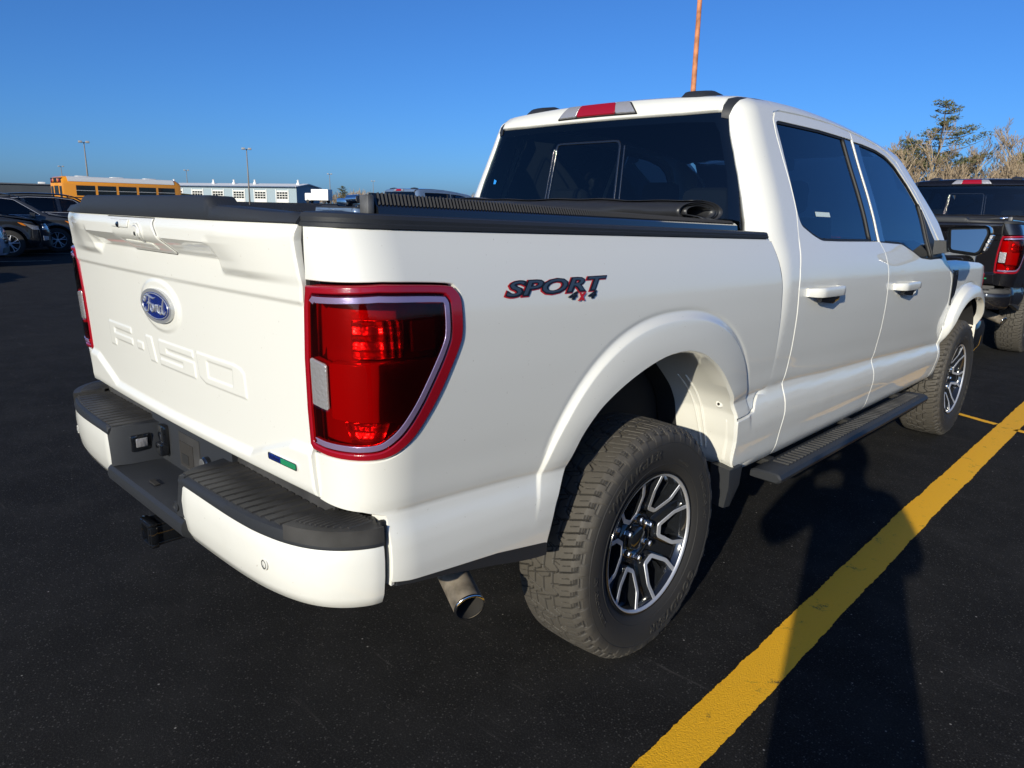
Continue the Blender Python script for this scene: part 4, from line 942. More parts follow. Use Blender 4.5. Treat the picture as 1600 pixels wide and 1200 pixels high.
def build_bumper(root):
    PX=np.array([.285,.42,.55,.66,.75,.815,.865,.900,.925,.939,.946,.948]);PY=np.array([-1.238,-1.236,-1.232,-1.224,-1.209,-1.190,-1.165,-1.136,-1.105,-1.08,-1.062,-1.045])
    # fine path
    d=np.concatenate([[0],np.cumsum(np.hypot(np.diff(PX),np.diff(PY)))]);fx,fy=pchip(d,PX),pchip(d,PY);tt=np.linspace(0,d[-1],60);P=np.stack([fx(tt),fy(tt),0*tt],1)
    T=np.gradient(P,axis=0);T/=np.linalg.norm(T,axis=1)[:,None];N=np.stack([T[:,1],-T[:,0],0*tt],1)
    bum=None
    def sec_white(i):
        e=min(1,i/3.0);o=-.004*(1-e)
        zt=.735-.010*sstep(.3,.8,P[i,0])
        return [(-.012+o,zt+.004),(-.002+o,zt+.002),(.001+o,zt-.006),(.003+o,.690),(.002+o,.650),(-.004+o,.605),(-.014+o,.580),(-.030+o,.570),(-.05,.575),(-.05,.70)]
    core=MB()
    for s_ in (-1,1): core.box((s_*.46,-1.13,.665),(.30,.10,.16),r=.02)
    core.box((0,-1.045,.665),(1.1,.05,.16),r=.01)
    bum=core.obj('rear_bumper',M['trim'],root)
    V,F=sweep(P,N,sec_white);wc=mk('bumper_cap',V,F,M['white'],bum,True,None,45);
    def sec_black(i):
        zt=.735-.010*sstep(.3,.8,P[i,0])
        return [(-.006,zt+.001),(.002,zt+.004),(.003,zt+.012),(-.002,.7575),(-.010,.7625),(-.040,.764),(-.055,.755),(-.05,zt)]
    V,F=sweep(P,N,sec_black);be=mk('bumper_edge',V,F,M['trim'],bum,True,None,40)
    # ribbed step pad
    sp=MB();pts=[(.285,-1.232),(.80,-1.19),(.80,-1.078),(.285,-1.078)]
    V,F=extrude_poly(resample(pts,.02),lambda q,dd:np.stack([q[:,0],q[:,1],np.full(len(q),.742+dd)],1),.018);sp.add(V,F)
    for i,x in enumerate(np.arange(.30,.79,.0345)):
        y0=float(np.interp(x,PX,PY))+.012
        V,F=loft([[(x-.0135,y,.7580),(x-.0115,y,.7665),(x+.0115,y,.7665),(x+.0135,y,.7580)] for y in (y0,y0+.004,-1.087,-1.0835)]);sp.add(V,F)
    so_=sp.obj('step_pad',M['step'],bum,True,30)
    # upright lip behind the step
    lp=MB();V,F=loft([[(x,-1.082,.755),(x,-1.074,.800),(x,-1.060,.800),(x,-1.060,.755)] for x in (.24,.80)]);lp.add(V,F)
    lo_=lp.obj('step_lip',M['step'],bum,False)
    # corner pad with diagonal ridges
    cp=MB();k=[i for i in range(60) if P[i,0]>.775];oc=np.array([P[i,:2]+N[i,:2]*.003 for i in k]);poly=np.array(list(oc)+[(.920,-1.045),(.89,-1.030),(.84,-1.055),(.775,-1.10)])
    V,F=extrude_poly(poly,lambda q,dd:np.stack([q[:,0],q[:,1],.738+dd+(-.004 if 0 else 0)*q[:,0]],1),.037);cp.add(V,F)
    for x in np.arange(.792,.912,.0125):
        y0=float(np.interp(x,PX,PY))+.022;y1=-1.048-.03*max(0,(.85-x)/.06)
        if y1-y0<.02: continue
        V,F=loft([[(x-.0042,y,.7745),(x-.0028,y,.7785),(x+.0028,y,.7785),(x+.0042,y,.7745)] for y in (y0,y0+.003,y1-.003,y1)]);cp.add(V,F)
    co_=cp.obj('corner_pad',M['step'],bum,True,30)
    # parking sensor rings
    def sensor(x,z,par,m,n='parking_sensor'):
        y=float(np.interp(x,PX,PY)) if abs(x)>.285 else -1.238
        b=MB();b.lathe([(0,.0145),(-.0025,.0140),(-.003,.0115),(-.001,.0105),(-.0022,.0085),(-.0025,0)],'y',(x,y-.0025,z),28);return b.obj(n,m,par,True,40)
    sensor(.715,.655,wc,M['white'])
    b=MB();y=float(np.interp(.715,PX,PY));b.lathe([(-.0035,.0112),(-.0042,.0100),(-.0035,.0090)],'y',(.715,y-.0022,.655),28);b.obj('sensor_gap',M['seal'],wc)
    ring=mirror_copy(wc,bum);
    for o in (be,so_,lo_,co_): mirror_copy(o)
    # centre well: side walls, floor, back wall, front lip
    w=MB()
    def quad(a,b_,c,d_): w.add([a,b_,c,d_],[(0,1,2,3)])
    for s in (-1,1):
        V,F=loft([[(s*.292,-1.240,.7615),(s*.262,-1.19,.764),(s*.240,-1.082,.764),(s*.300,-1.082,.764),(s*.315,-1.235,.764)],[(s*.278,-1.242,.70),(s*.252,-1.19,.70),(s*.236,-1.082,.70),(s*.300,-1.082,.70),(s*.300,-1.235,.70)],[(s*.262,-1.244,.640),(s*.242,-1.19,.640),(s*.232,-1.082,.640),(s*.300,-1.082,.640),(s*.300,-1.235,.640)]]);w.add(V,F)
    V,F=loft([[(x,-1.246,.590),(x,-1.250,.606),(x,-1.247,.625),(x,-1.238,.634),(x,-1.20,.638),(x,-1.085,.640),(x,-1.085,.575),(x,-1.225,.575)] for x in (-.30,-.27,0,.27,.30)]);w.add(V,F)
    V,F=loft([[(x,-1.09,.80),(x,-1.095,.79),(x,-1.095,.64),(x,-1.06,.64),(x,-1.06,.80)] for x in (-.30,.30)]);w.add(V,F)
    wo=w.obj('bumper_well',M['trim'],bum,True,30)
    b=MB();b.box((0.0,-1.0955,.715),(.155,.004,.115),r=.001);b.obj('plate_recess_frame',M['step'],wo,False)
    b=MB();b.box((-.02,-1.0975,.705),(.10,.003,.078));b.obj('plate_mount_hole',M['soot'],wo,False)
    b=MB();b.box((-.03,-1.099,.690),(.05,.004,.03),r=.001);b.obj('winch_tube',M['dark'],wo,False)
    b=MB();b.box((-.185,-1.105,.735),(.05,.024,.075),r=.010);b.box((-.185,-1.112,.690),(.046,.03,.045),r=.008);b.obj('trailer_socket',M['gloss'],wo,True,30)
    b=MB();b.lathe([(0,.026),(-.012,.026),(-.016,.022),(-.016,0)],'y',(.135,-1.095,.715),28);b.obj('spare_lock_cover',M['gloss'],wo,True,30)
    b=MB();b.lathe([(-.0162,.019),(-.0175,.017),(-.0175,0)],'y',(.125,-1.095,.715),24);b.obj('lock_plug',M['alu'],wo,True,30)
    # licence lamp on the sloping side wall
    b=MB();b.box((-.247,-1.155,.705),(.014,.066,.056),r=.006);ll=b.obj('licence_lamp',M['gloss'],wo,True,30)
    b=MB();b.box((-.2405,-1.155,.706),(.006,.036,.030),r=.003);b.obj('lamp_lens',M['clearlens'],ll,True,30)
    mirror_copy(ll,wo)
    b=MB();b.lathe([(0,.0145),(-.0025,.0140),(-.003,.0125),(-.001,.0115),(-.002,0)],'y',(.262,-1.243,.665),28);b.obj('parking_sensor',M['trim'],wo,True,40)
    b=MB();b.box((-.02,-1.20,.642),(.05,.018,.004),r=.002);b.box((.03,-1.10,.6425),(.035,.018,.003));b.obj('floor_slot',M['soot'],wo,False)
    # hitch receiver
    b=MB()
    o_,i_=.036,.026
    for (c,dm) in (((0,-1.13,.497+.031),(.072,.24,.010)),((0,-1.13,.497-.031),(.072,.24,.010)),((-.031,-1.13,.497),(.010,.24,.052)),((.031,-1.13,.497),(.010,.24,.052))): b.box(c,dm,r=.002)
    b.box((0,-1.235,.497+.034),(.084,.022,.012),r=.002);b.box((0,-1.235,.497-.034),(.084,.022,.012),r=.002);b.box((-.036,-1.235,.497),(.012,.022,.056),r=.002);b.box((.036,-1.235,.497),(.012,.022,.056),r=.002)
    b.box((0,-1.05,.53),(1.0,.06,.06),r=.01)
    b.obj('hitch_receiver',M['gloss'],bum,True,30)
    b=MB();b.box((.932,-1.040,.70),(.014,.016,.165),r=.004);o=b.obj('bumper_seal',M['seal'],bum,True,30);mirror_copy(o)  # dark strip between the bumper end and the body
    zz=np.linspace(.622,.800,12);xs_=[float(cast(Fbed,*rm_side(np.array([[-1.026,z]])))[0,0])-.004 for z in zz]
    V,F=loft([[(.88,-1.029,z),(x,-1.029,z),(x-.001,-1.020,z),(.88,-1.020,z)] for x,z in zip(xs_,zz)]);o=mk('corner_flange',V,F,M['white'],root,False);mirror_copy(o)
    return bum
def build_rest(root):
    # rail caps along the bed
    us=np.concatenate([[-1.195,-1.17,-1.14,-1.10,-1.05,-1.0,-.95],np.linspace(-.9,.76,24)])
    Q=np.stack([us,[float(ztop(max(u,-1.13))) for u in us]],1);A=cast(Fbed,*rm_bed(Q));N=grad(Fbed,A);N[:,2]=0;N/=np.linalg.norm(N,axis=1)[:,None]
    def sec(i):
        h=.032-.006*(i/len(us));c=0 if i<len(us)-1 else -.012
        return [(-.004,.0015),(.004,.002),(.0045,.010),(.001,.0125),(.0015,h-.010),(-.004,h-.002),(-.014,h),(-.085,h+.002),(-.09,-.02),(-.02,-.02)]
    V,F=sweep(A,N,sec);o=mk('bed_rail_cap',V,F,M['trim'],root,True,None,35);mirror_copy(o)
    # bed interior
    b=MB();b.box((0,-.17,1.09),(1.50,1.84,.03));b.box((0,.755,1.13),(1.56,.03,.52));
    for s in(-1,1): b.box((s*.80,-.17,1.245),(.03,1.84,.31))
    b.box((0,-1.062,1.13),(1.56,.02,.58))
    b.obj('bed_liner',M['bedliner'],root,False)
    # wheel houses (white steel outside, black liner inside)
    ar=[tuple(p) for p in smooth([(-.493,.553),(-.482,.650),(-.461,.705),(-.432,.755),(-.409,.805),(-.385,.852),(-.355,.890),(-.319,.922),(-.273,.949),(-.222,.973),(-.171,.993),(-.115,1.011),(-.056,1.026),(.003,1.036),(.064,1.0395),(.130,1.036),(.189,1.024),(.243,1.006),(.308,.973),(.376,.928),(.446,.869),(.511,.805),(.549,.745),(.559,.718)]+[(.567,.682),(.5745,.65),(.5826,.621),(.5865,.593),(.589,.56),(.594,.525),(.61,.50)],4)]
    c0=np.array([.05,.60])
    def ringw(x,s): return [(x,(p[0]-c0[0])*s+c0[0],(p[1]-c0[1])*s+c0[1]) for p in np.array(ar)]
    xs=lambda p:float(cast(Fbed,*rm_side(np.array([[p[0],max(p[1],.56)]])))[0,0])
    r0=[(xs(p)-.0045,p[0],p[1]) for p in ar];r1=[(xs(p)-.012,(p[0]-c0[0])*.988+c0[0],(p[1]-c0[1])*.988+c0[1]) for p in ar]
    V,F=loft([r0,r1,ringw(.90,1.012),ringw(.80,1.02),ringw(.70,1.0)],closed=False,caps=False);o=mk('wheel_house',V,F,M['white'],root,True,None,45);
    # stiffening folds pressed into the front wall of the wheel house
    fp=np.array([(.446,.869),(.511,.805),(.549,.745),(.565,.69),(.5826,.621),(.589,.56)])
    for x0,x1 in ((.80,.83),(.765,.81)):
        P_=smooth(fp,4);sc=1.018;q_=np.stack([np.linspace(x0,x1,len(P_)),(P_[:,0]-c0[0])*sc+c0[0]-.001,(P_[:,1]-c0[1])*sc+c0[1]],1);V,F=tube(q_,.0045,8);mk('pressed_fold',V,F,M['white'],o)
    b=MB();b.lathe([(.004,.017),(-.002,.013),(-.003,.0105),(-.001,.0)],'y',(.900,.542,.765),20);b.obj('pressed_boss',M['white'],o,True,40)
    b=MB();b.lathe([(-.0035,.0058),(-.0036,0)],'y',(.900,.542,.765),14);b.obj('bolt_hole',M['soot'],o)
    mirror_copy(o)
    b=MB()
    V,F=loft([ringw(.70,1.0),ringw(.66,.99),ringw(.62,.98)],closed=False,caps=False);b.add(V,F)
    V,F=extrude_poly([(p[0],p[1]) for p in ar],lambda q,d:np.stack([.62+0*q[:,0]-d,q[:,0],q[:,1]],1),.01);b.add(V,F)
    o=b.obj('inner_liner',M['liner'],root,True,40);mirror_copy(o)
    # black splash guard strip in front of the tyre and behind it
    b=MB()
    V,F=loft([[(x,.640,.44),(x,.632,.55),(x,.628,.60),(x,.66,.60),(x,.67,.44)] for x in (.66,.86)]);b.add(V,F);o=b.obj('splash_shield',M['liner'],root);mirror_copy(o)
    V,F=loft([[(.875,.565,.515),(.958,.565,.505),(.962,.60,.50),(.962,.66,.505),(.88,.66,.51)],[(.880,.560,.44),(.962,.560,.432),(.968,.60,.43),(.966,.640,.432),(.885,.62,.44)],[(.905,.552,.355),(.952,.552,.352),(.960,.585,.352),(.955,.600,.352),(.91,.59,.355)]]);o=mk('mud_flap',V,F,M['trim'],root,True,None,30);mirror_copy(o)
    # black lower edge behind the rear wheel
    bt=[(-1.015,.628),(-.872,.611),(-.695,.592),(-.50,.556)];yy=np.linspace(-1.015,-.49,14);zz=np.interp(yy,[p[0] for p in bt],[p[1] for p in bt])
    xx=np.array([float(cast(Fbed,*rm_side(np.array([[y,z+.004]])))[0,0]) for y,z in zip(yy,zz)])
    hh=.010+.032*sstep(-1.0,-.55,yy)
    V,F=loft([[(x-.004,y,z+.004),(x-.006,y,z-h),(x-.02,y,z-h-.004),(x-.05,y,z-h),(x-.05,y,z+.004)] for x,y,z,h in zip(xx,yy,zz,hh)]);o=mk('lower_edge_trim',V,F,M['trim'],root,True,None,35);mirror_copy(o)
    # exhaust
    ax=np.array([(.875,-.715,.405),(.605,-.616,.489),(.50,-.54,.51),(.40,-.3,.54),(.36,.1,.56)])
    V,F=tube(np.array([ax[0]+(ax[1]-ax[0])*t for t in np.linspace(0,1,9)]+list(ax[2:])),.0445,32,False);ex=mk('exhaust_pipe',V,F,M['steel'],root)
    dirv=(ax[0]-ax[1])/np.linalg.norm(ax[0]-ax[1])
    V,F=tube(np.array([ax[0]+dirv*.0002,ax[0]-dirv*.012,ax[0]-dirv*.16]),[.0405,.0400,.0400],32,False);F=[f[::-1] for f in F];mk('pipe_bore',V,F,M['soot'],ex)
    V,F=tube(np.array([ax[0]-dirv*.005,ax[0]-dirv*.001,ax[0]+dirv*.0015,ax[0]+dirv*.0022]),[.0449,.0462,.0450,.0404],32,False);mk('rolled_lip',V,F,M['chrome'],ex)
    # running boards
    b=MB();ys=np.concatenate([[.835,.842,.86],np.linspace(.95,2.78,10),[2.835,2.845]])
    rings=[]
    for i,y in enumerate(ys):
        e=.006 if i in(0,len(ys)-1) else 0
        inn=.915+.05*max(0,(.95-y)/.12)*0
        rings.append([(inn,y,.432-e),(.935,y,.4405-e),(1.025,y,.4395-e),(1.040-e,y,.434-e),(1.049-e,y,.418),(1.046-e,y,.404+e),(1.030,y,.396+e),(.935,y,.398+e),(inn,y,.405)])
    V,F=loft(rings);b.add(V,F);o=b.obj('running_board',M['trim'],root,True,30)
    t=MB()
    for y in np.arange(.99,2.78,.036):
        V,F=loft([[(x,y-.011,.4395),(x,y-.006,.4455),(x,y+.006,.4455),(x,y+.011,.4395)] for x in (.945,.950,1.010,1.014)]);t.add(V,F)
    t.obj('tread_ribs',M['step'],o,True,30)
    b=MB()
    for y in (1.0,1.9,2.7):
        b=MB();b.box((.83,y,.43),(.20,.06,.03),r=.006);b.obj('board_bracket',M['dark'],o)
    mirror_copy(o)
    # chassis: rails, axle, floor
    b=MB()
    for s in(-1,1): b.box((s*.46,1.5,.58),(.09,5.2,.16),r=.01)
    b.tube([(-.8,0,.405),(.8,0,.405)],.045,12);b.lathe([(-.13,.05),(-.08,.12),(0,.15),(.08,.12),(.13,.05)],'x',(0,0,.405),20);b.tube([(-.8,3.693,.405),(.8,3.693,.405)],.04,12)
    for s in(-1,1):
        b.box((s*.52,.0,.50),(.06,1.2,.03));b.tube([(s*.5,-.1,.42),(s*.42,-.22,.72)],.03,10)
    b.box((0,1.9,.62),(1.5,2.5,.10));b.box((0,3.6,.85),(1.15,1.2,.5));b.box((0,-.2,.84),(1.0,1.7,.05))
    b.obj('chassis',M['dark'],root,True,30)
    # front wheel houses
    b=MB();fa=[(3.262,.46),(3.268,.50),(3.272,.60),(3.285,.70),(3.315,.79),(3.365,.86),(3.44,.915),(3.54,.95),(3.68,.962),(3.83,.948),(3.93,.91),(4.0,.86),(4.07,.79),(4.11,.70),(4.13,.60),(4.14,.46)]
    V,F=loft([[(x,3.7+(p[0]-3.7)*s,.5+(p[1]-.5)*s) for p in fa] for x,s in((.955,1.0),(.90,1.01),(.60,1.0))],closed=False,caps=False);b.add(V,F)
    V,F=extrude_poly(fa,lambda q,d:np.stack([.60+0*q[:,0]-d,q[:,0],q[:,1]],1),.01);b.add(V,F)
    o=b.obj('front_wheel_liner',M['liner'],root,True,40);mirror_copy(o)
    b=MB();b.box((.945,4.105,.665),(.05,.012,.15),r=.003);o=b.obj('fender_bracket',M['fascia'],root);b=MB();
    for z in (.71,.62): b.lathe([(0,.008),(-.002,.007),(-.002,0)],'y',(.945,4.098,z),12)
    b.obj('bracket_bolt',M['soot'],o);mirror_copy(o)
    # cab inside: floor and door cards, head lining, seats, dash, wheel
    b=MB();b.box((0,2.0,.70),(1.7,2.4,.04))
    for s in(-1,1): b.box((s*.88,2.1,1.0),(.03,2.3,.62))
    b.box((0,.86,1.06),(1.5,.03,.66));b.box((0,3.05,1.0),(1.6,.3,.55))
    b.obj('cab_lining',M['seat'],root,False)
    V=[];xs_=np.linspace(-.62,.62,9);ysr=np.linspace(.90,2.66,9)
    for y in ysr:
        for x in xs_: V.append((x,y,zroof(x,y)-.045-.03*max(0,(1.05-y)/.15)))
    F=[(j*9+i,(j+1)*9+i,(j+1)*9+i+1,j*9+i+1) for j in range(8) for i in range(8)];mk('head_lining',V,F,M['seat'],root)
    def seat(y,x,wd,bt,hr,name):
        b=MB();V,F=loft([[(x+wd*a*s,y+o_+.14*(z-.9)*-1*-.0+(.9-z)*.28,z) for a,s,o_ in((-.5,1,0),(.5,1,0),(.5,.86,.13),(-.5,.86,.13))] for z,s in((.85,1),(1.1,1),(bt-.06,1),(bt,.9))]);b.add(V,F)
        b.box((x,y+.30,.86),(wd,.55,.16),r=.05);o=b.obj(name,M['seat'],root,True,40)
        for hx in hr:
            b=MB();yy=y+(.9-bt-.1)*.28+.06;b.box((hx,yy,bt+.105),(.25,.10,.175),r=.045)
            for q in(-.05,.05): b.tube([(hx+q,yy,bt-.03),(hx+q,yy,bt+.06)],.007,8)
            b.obj('headrest',M['seat'],o,True,40)
    seat(1.28,0,1.40,1.395,(-.42,.42),'rear_bench');seat(2.15,-.40,.52,1.46,(-.40,),'front_seat');seat(2.15,.40,.52,1.46,(.40,),'front_seat')
    b=MB();b.box((0,3.05,1.22),(1.62,.36,.22),r=.06);b.box((-.40,2.92,1.34),(.40,.2,.06),r=.02);b.box((0,2.88,1.33),(.30,.04,.18),r=.01);b.obj('dashboard',M['dash'],root)
    t=np.arange(25)*2*math.pi/24;V,F=tube(np.stack([-.40+.185*np.cos(t),2.68-.06*np.sin(t),1.18+.175*np.sin(t)],1),.014,8,False);b=MB();b.add(V,F);b.box((-.40,2.70,1.17),(.30,.04,.06),r=.015);b.obj('steering_wheel',M['dash'],root)
    b=MB();b.box((0,2.70,1.78),(.26,.03,.075),r=.02);b.obj('rear_view_mirror',M['dash'],root)
    # tonneau cover: clamp rails with ribbed face, rolled vinyl at the cab
    rl=[]
    for y in np.linspace(-.965,.67,12):
        zb=float(ztop(y))+.034;hgt=np.interp(y,[-.97,.67],[.026,.008])
        rl.append([(.845,y,zb-.006),(.842,y,zb+.012),(.834,y,zb+.018),(.818,y,zb+.018+hgt),(.808,y,zb+.018+hgt),(.805,y,zb-.006)])
    V,F=loft(rl);b=MB();b.add(V,F);tr=b.obj('tonneau_rail',M['gloss'],root,True,30)
    b=MB()
    for y in np.arange(-.955,.655,.0105):
        zb=float(ztop(y))+.034;hgt=np.interp(y,[-.97,.67],[.026,.008])
        A=np.array([.8355,y,zb+.0185]);B=np.array([.8195,y+.006,zb+.0185+hgt]);n_=np.array([hgt,0,.016]);n_=n_/np.linalg.norm(n_)
        V=[A+(0,-.0036,0),A+(0,.0036,0),B+(0,.0036,0),B+(0,-.0036,0),A+n_*.003,B+n_*.003];b.add(V,[(0,3,5,4),(1,4,5,2),(0,4,1),(3,2,5)])
    b.obj('ribbed_strip',M['rib'],tr,False)
    b=MB();zb=float(ztop(-.97))+.034;b.box((.822,-.980,zb+.016),(.034,.018,.046),r=.004);b.obj('rail_end_cap',M['alu'],tr)
    b=MB();b.tube([(.800,-.985,zb+.03),(.765,-.99,zb+.028)],.010,12);b.box((.75,-.99,zb+.022),(.04,.02,.018),r=.004);b.obj('rail_latch',M['chrome'],tr)
    rl=[]
    for y in np.linspace(-.965,.67,12):
        zb=float(ztop(y))+.034;rl.append([(-.845,y,zb-.006),(-.842,y,zb+.004),(-.820,y,zb+.006),(-.790,y,zb+.005),(-.788,y,zb-.006)][::-1])
    V,F=loft(rl);tl2=mk('tonneau_rail',V,F,M['gloss'],root,True,None,30)
    b=MB()
    for y in np.arange(-.955,.655,.0125):
        zb=float(ztop(y))+.034;b.box((-.818,y,zb+.0075),(.030,.006,.005))
    b.obj('ribbed_strip',M['rib'],tl2,False)
    # roll: a spiral sheet drawn along x
    tt=np.linspace(0,3.2*2*math.pi,130);rr=.030+.0085*tt/(2*math.pi)
    sy,sz=.57+rr*1.75*np.cos(tt+.6),1.476+rr*.80*np.sin(tt+.6)
    rings=[];xs_=np.linspace(-.74,.735,60)
    for i,x in enumerate(xs_):
        wob=.004*math.sin(x*9)+.003*math.sin(x*23+1)
        skew=max(0,(x-.60)/.135)
        rings.append([(x+.006*math.sin(a*.5)+skew*.45*(y-.57),y+wob*math.cos(a),z+wob*math.sin(a*2)) for a,y,z in zip(tt,sy,sz)])
    V,F=loft(rings,closed=False,caps=False);tn=mk('tonneau_roll',V,F,M['vinyl'],root,True,None,60)
    mo=tn.modifiers.new('thick','SOLIDIFY');mo.thickness=.0022
    # flap lying from the roll on to the right rail
    b=MB();rings=[]
    for t in np.linspace(0,1,10):
        y=.50+.22*t;rings.append([(.70+.02*t,y,1.470-.012*t),(.77,y+.0,1.462-.02*t),(.80,y,1.452-.022*t+.006*math.sin(t*6)),(.806,y,1.445-.022*t)])
    V,F=loft(rings,closed=False,caps=False);o=mk('tonneau_flap',V,F,M['vinyl'],tn);mo=o.modifiers.new('thick','SOLIDIFY');mo.thickness=.004
# ------------------------------------------------------------------ ground
def ground_z(x,y):
    r=np.hypot(x,y);return 2.1*sstep(70,190,r)
def asphalt(name):
    m=bpy.data.materials.new(name);m.use_nodes=True;t=m.node_tree;p=t.nodes['Principled BSDF'];N=t.nodes.new;L=t.links.new
    tc=N('ShaderNodeTexCoord');O=tc.outputs['Object']
    def noise(s,d,r=.6):
        n=N('ShaderNodeTexNoise');n.inputs['Scale'].default_value=s;n.inputs['Detail'].default_value=d;n.inputs['Roughness'].default_value=r;L(O,n.inputs['Vector']);return n
    def rng(src,a,b,c,d):
        q=N('ShaderNodeMapRange');q.inputs[1].default_value=a;q.inputs[2].default_value=b;q.inputs[3].default_value=c;q.inputs[4].default_value=d;L(src,q.inputs[0]);return q.outputs[0]
    def mix(f,a,b):
        q=N('ShaderNodeMix');q.data_type='RGBA'
        for k,v in((0,f),(6,a),(7,b)):
            if hasattr(v,'is_linked'): L(v,q.inputs[k])
            else: q.inputs[k].default_value=v if k==0 else (*v,1)
        return q.outputs[2]
    big=noise(.35,5);mid=noise(3.1,8,.7);fine=noise(170,4,.7)
    vo=N('ShaderNodeTexVoronoi');vo.inputs['Scale'].default_value=150;L(O,vo.inputs['Vector'])
    vo2=N('ShaderNodeTexVoronoi');vo2.inputs['Scale'].default_value=75;L(O,vo2.inputs['Vector'])
    c=mix(rng(big.outputs[0],.3,.7,0,1),(.0065,.0063,.0063),(.0165,.016,.0155))
    c=mix(rng(mid.outputs[0],.44,.66,0,.65),c,(.026,.0252,.0243))
    c=mix(rng(fine.outputs[0],.50,.72,0,.8),c,(.056,.054,.050))
    # pale bits of stone showing through the binder
    sp=N('ShaderNodeSeparateColor');L(vo.outputs['Color'],sp.inputs[0])
    a=rng(sp.outputs[0],.88,.90,0,1);b=rng(vo.outputs['Distance'],.45,.30,0,1)
    mu=N('ShaderNodeMath');mu.operation='MULTIPLY';L(a,mu.inputs[0]);L(b,mu.inputs[1])
    c=mix(mu.outputs[0],c,(.080,.077,.071))
    sp2=N('ShaderNodeSeparateColor');L(vo2.outputs['Color'],sp2.inputs[0])
    a=rng(sp2.outputs[1],.995,.997,0,1);b=rng(vo2.outputs['Distance'],.30,.18,0,1)
    m2=N('ShaderNodeMath');m2.operation='MULTIPLY';L(a,m2.inputs[0]);L(b,m2.inputs[1])
    c=mix(m2.outputs[0],c,(.30,.285,.26))
    # scuffs and tyre tracks: stretched noise
    mp=N('ShaderNodeMapping');mp.inputs['Rotation'].default_value=(0,0,R(24));mp.inputs['Scale'].default_value=(.8,16,1);L(O,mp.inputs[0])
    st=N('ShaderNodeTexNoise');st.inputs['Scale'].default_value=1.3;st.inputs['Detail'].default_value=8;st.inputs['Roughness'].default_value=.75;L(mp.outputs[0],st.inputs['Vector'])
    sc=rng(st.outputs[0],.60,.70,0,1);br=rng(mid.outputs[0],.46,.60,0,1)
    m3=N('ShaderNodeMath');m3.operation='MULTIPLY';L(sc,m3.inputs[0]);L(br,m3.inputs[1]);m4=N('ShaderNodeMath');m4.operation='MULTIPLY';L(m3.outputs[0],m4.inputs[0]);m4.inputs[1].default_value=.6
    c=mix(m4.outputs[0],c,(.13,.12,.11))
    L(c,p.inputs['Base Color']);p.inputs['Roughness'].default_value=.92;p.inputs['Specular IOR Level'].default_value=.12
    bp=N('ShaderNodeBump');bp.inputs['Strength'].default_value=.9;bp.inputs['Distance'].default_value=.004
    fb=noise(330,3,.75);L(fb.outputs[0],bp.inputs['Height']);L(bp.outputs[0],p.inputs['Normal'])
    return m
def yellow(name,col=(.95,.48,.008)):
    m=bpy.data.materials.new(name);m.use_nodes=True;t=m.node_tree;p=t.nodes['Principled BSDF'];N=t.nodes.new;L=t.links.new
    O=N('ShaderNodeTexCoord').outputs['Object']
    n=N('ShaderNodeTexNoise');n.inputs['Scale'].default_value=170;n.inputs['Detail'].default_value=4;n.inputs['Roughness'].default_value=.7;L(O,n.inputs['Vector'])
    n2=N('ShaderNodeTexNoise');n2.inputs['Scale'].default_value=60;n2.inputs['Detail'].default_value=5;L(O,n2.inputs['Vector'])
    r=N('ShaderNodeMapRange');r.inputs[1].default_value=.60;r.inputs[2].default_value=.72;L(n.outputs[0],r.inputs[0])
    r2=N('ShaderNodeMapRange');r2.inputs[1].default_value=.40;r2.inputs[2].default_value=.62;r2.inputs[3].default_value=.0;r2.inputs[4].default_value=.85;L(n2.outputs[0],r2.inputs[0])
    mu=N('ShaderNodeMath');mu.operation='MULTIPLY';L(r.outputs[0],mu.inputs[0]);L(r2.outputs[0],mu.inputs[1])
    mx=N('ShaderNodeMix');mx.data_type='RGBA';mx.inputs[6].default_value=(*col,1);mx.inputs[7].default_value=(.42,.17,.008,1);L(mu.outputs[0],mx.inputs[0]);L(mx.outputs[2],p.inputs['Base Color'])
    p.inputs['Roughness'].default_value=.62
    w1=N('ShaderNodeTexNoise');w1.inputs['Scale'].default_value=9;w1.inputs['Detail'].default_value=10;w1.inputs['Roughness'].default_value=.78;L(O,w1.inputs['Vector'])
    w2=N('ShaderNodeMapRange');w2.inputs[1].default_value=.585;w2.inputs[2].default_value=.67;L(w1.outputs[0],w2.inputs[0])
    w3=N('ShaderNodeMapRange');w3.inputs[1].default_value=.42;w3.inputs[2].default_value=.50;L(n.outputs[0],w3.inputs[0])
    w4=N('ShaderNodeMath');w4.operation='MULTIPLY';L(w2.outputs[0],w4.inputs[0]);L(w3.outputs[0],w4.inputs[1])
    m2=N('ShaderNodeMix');m2.data_type='RGBA';m2.inputs[7].default_value=(.035,.028,.015,1);L(mx.outputs[2],m2.inputs[6]);L(w4.outputs[0],m2.inputs[0]);L(m2.outputs[2],p.inputs['Base Color'])
    b=N('ShaderNodeBump');b.inputs['Strength'].default_value=.8;b.inputs['Distance'].default_value=.005;L(n.outputs[0],b.inputs['Height']);L(b.outputs[0],p.inputs['Normal'])
    return m
MA=asphalt('asphalt');MY=yellow('yellow_line_paint')
def radial_sheet(name,rr,nth,m,zf):
    V=[(0,0,zf(0,0))];F=[]
    for r in rr:
        for k in range(nth): a=k*2*math.pi/nth;x,y=r*math.sin(a),r*math.cos(a);V.append((x,y,float(zf(x,y))))
    F+=[(0,1+(k+1)%nth,1+k) for k in range(nth)]
    for i in range(len(rr)-1):
        for k in range(nth): a=1+i*nth+k;b=1+i*nth+(k+1)%nth;F.append((a,b,b+nth,a+nth))
    return mk(name,V,F,m)
g=radial_sheet('ground',[3,8,20,40,70,85,100,115,130,145,160,175,190,230,400,900,2500],96,MA,ground_z);tag(g,kind='structure')
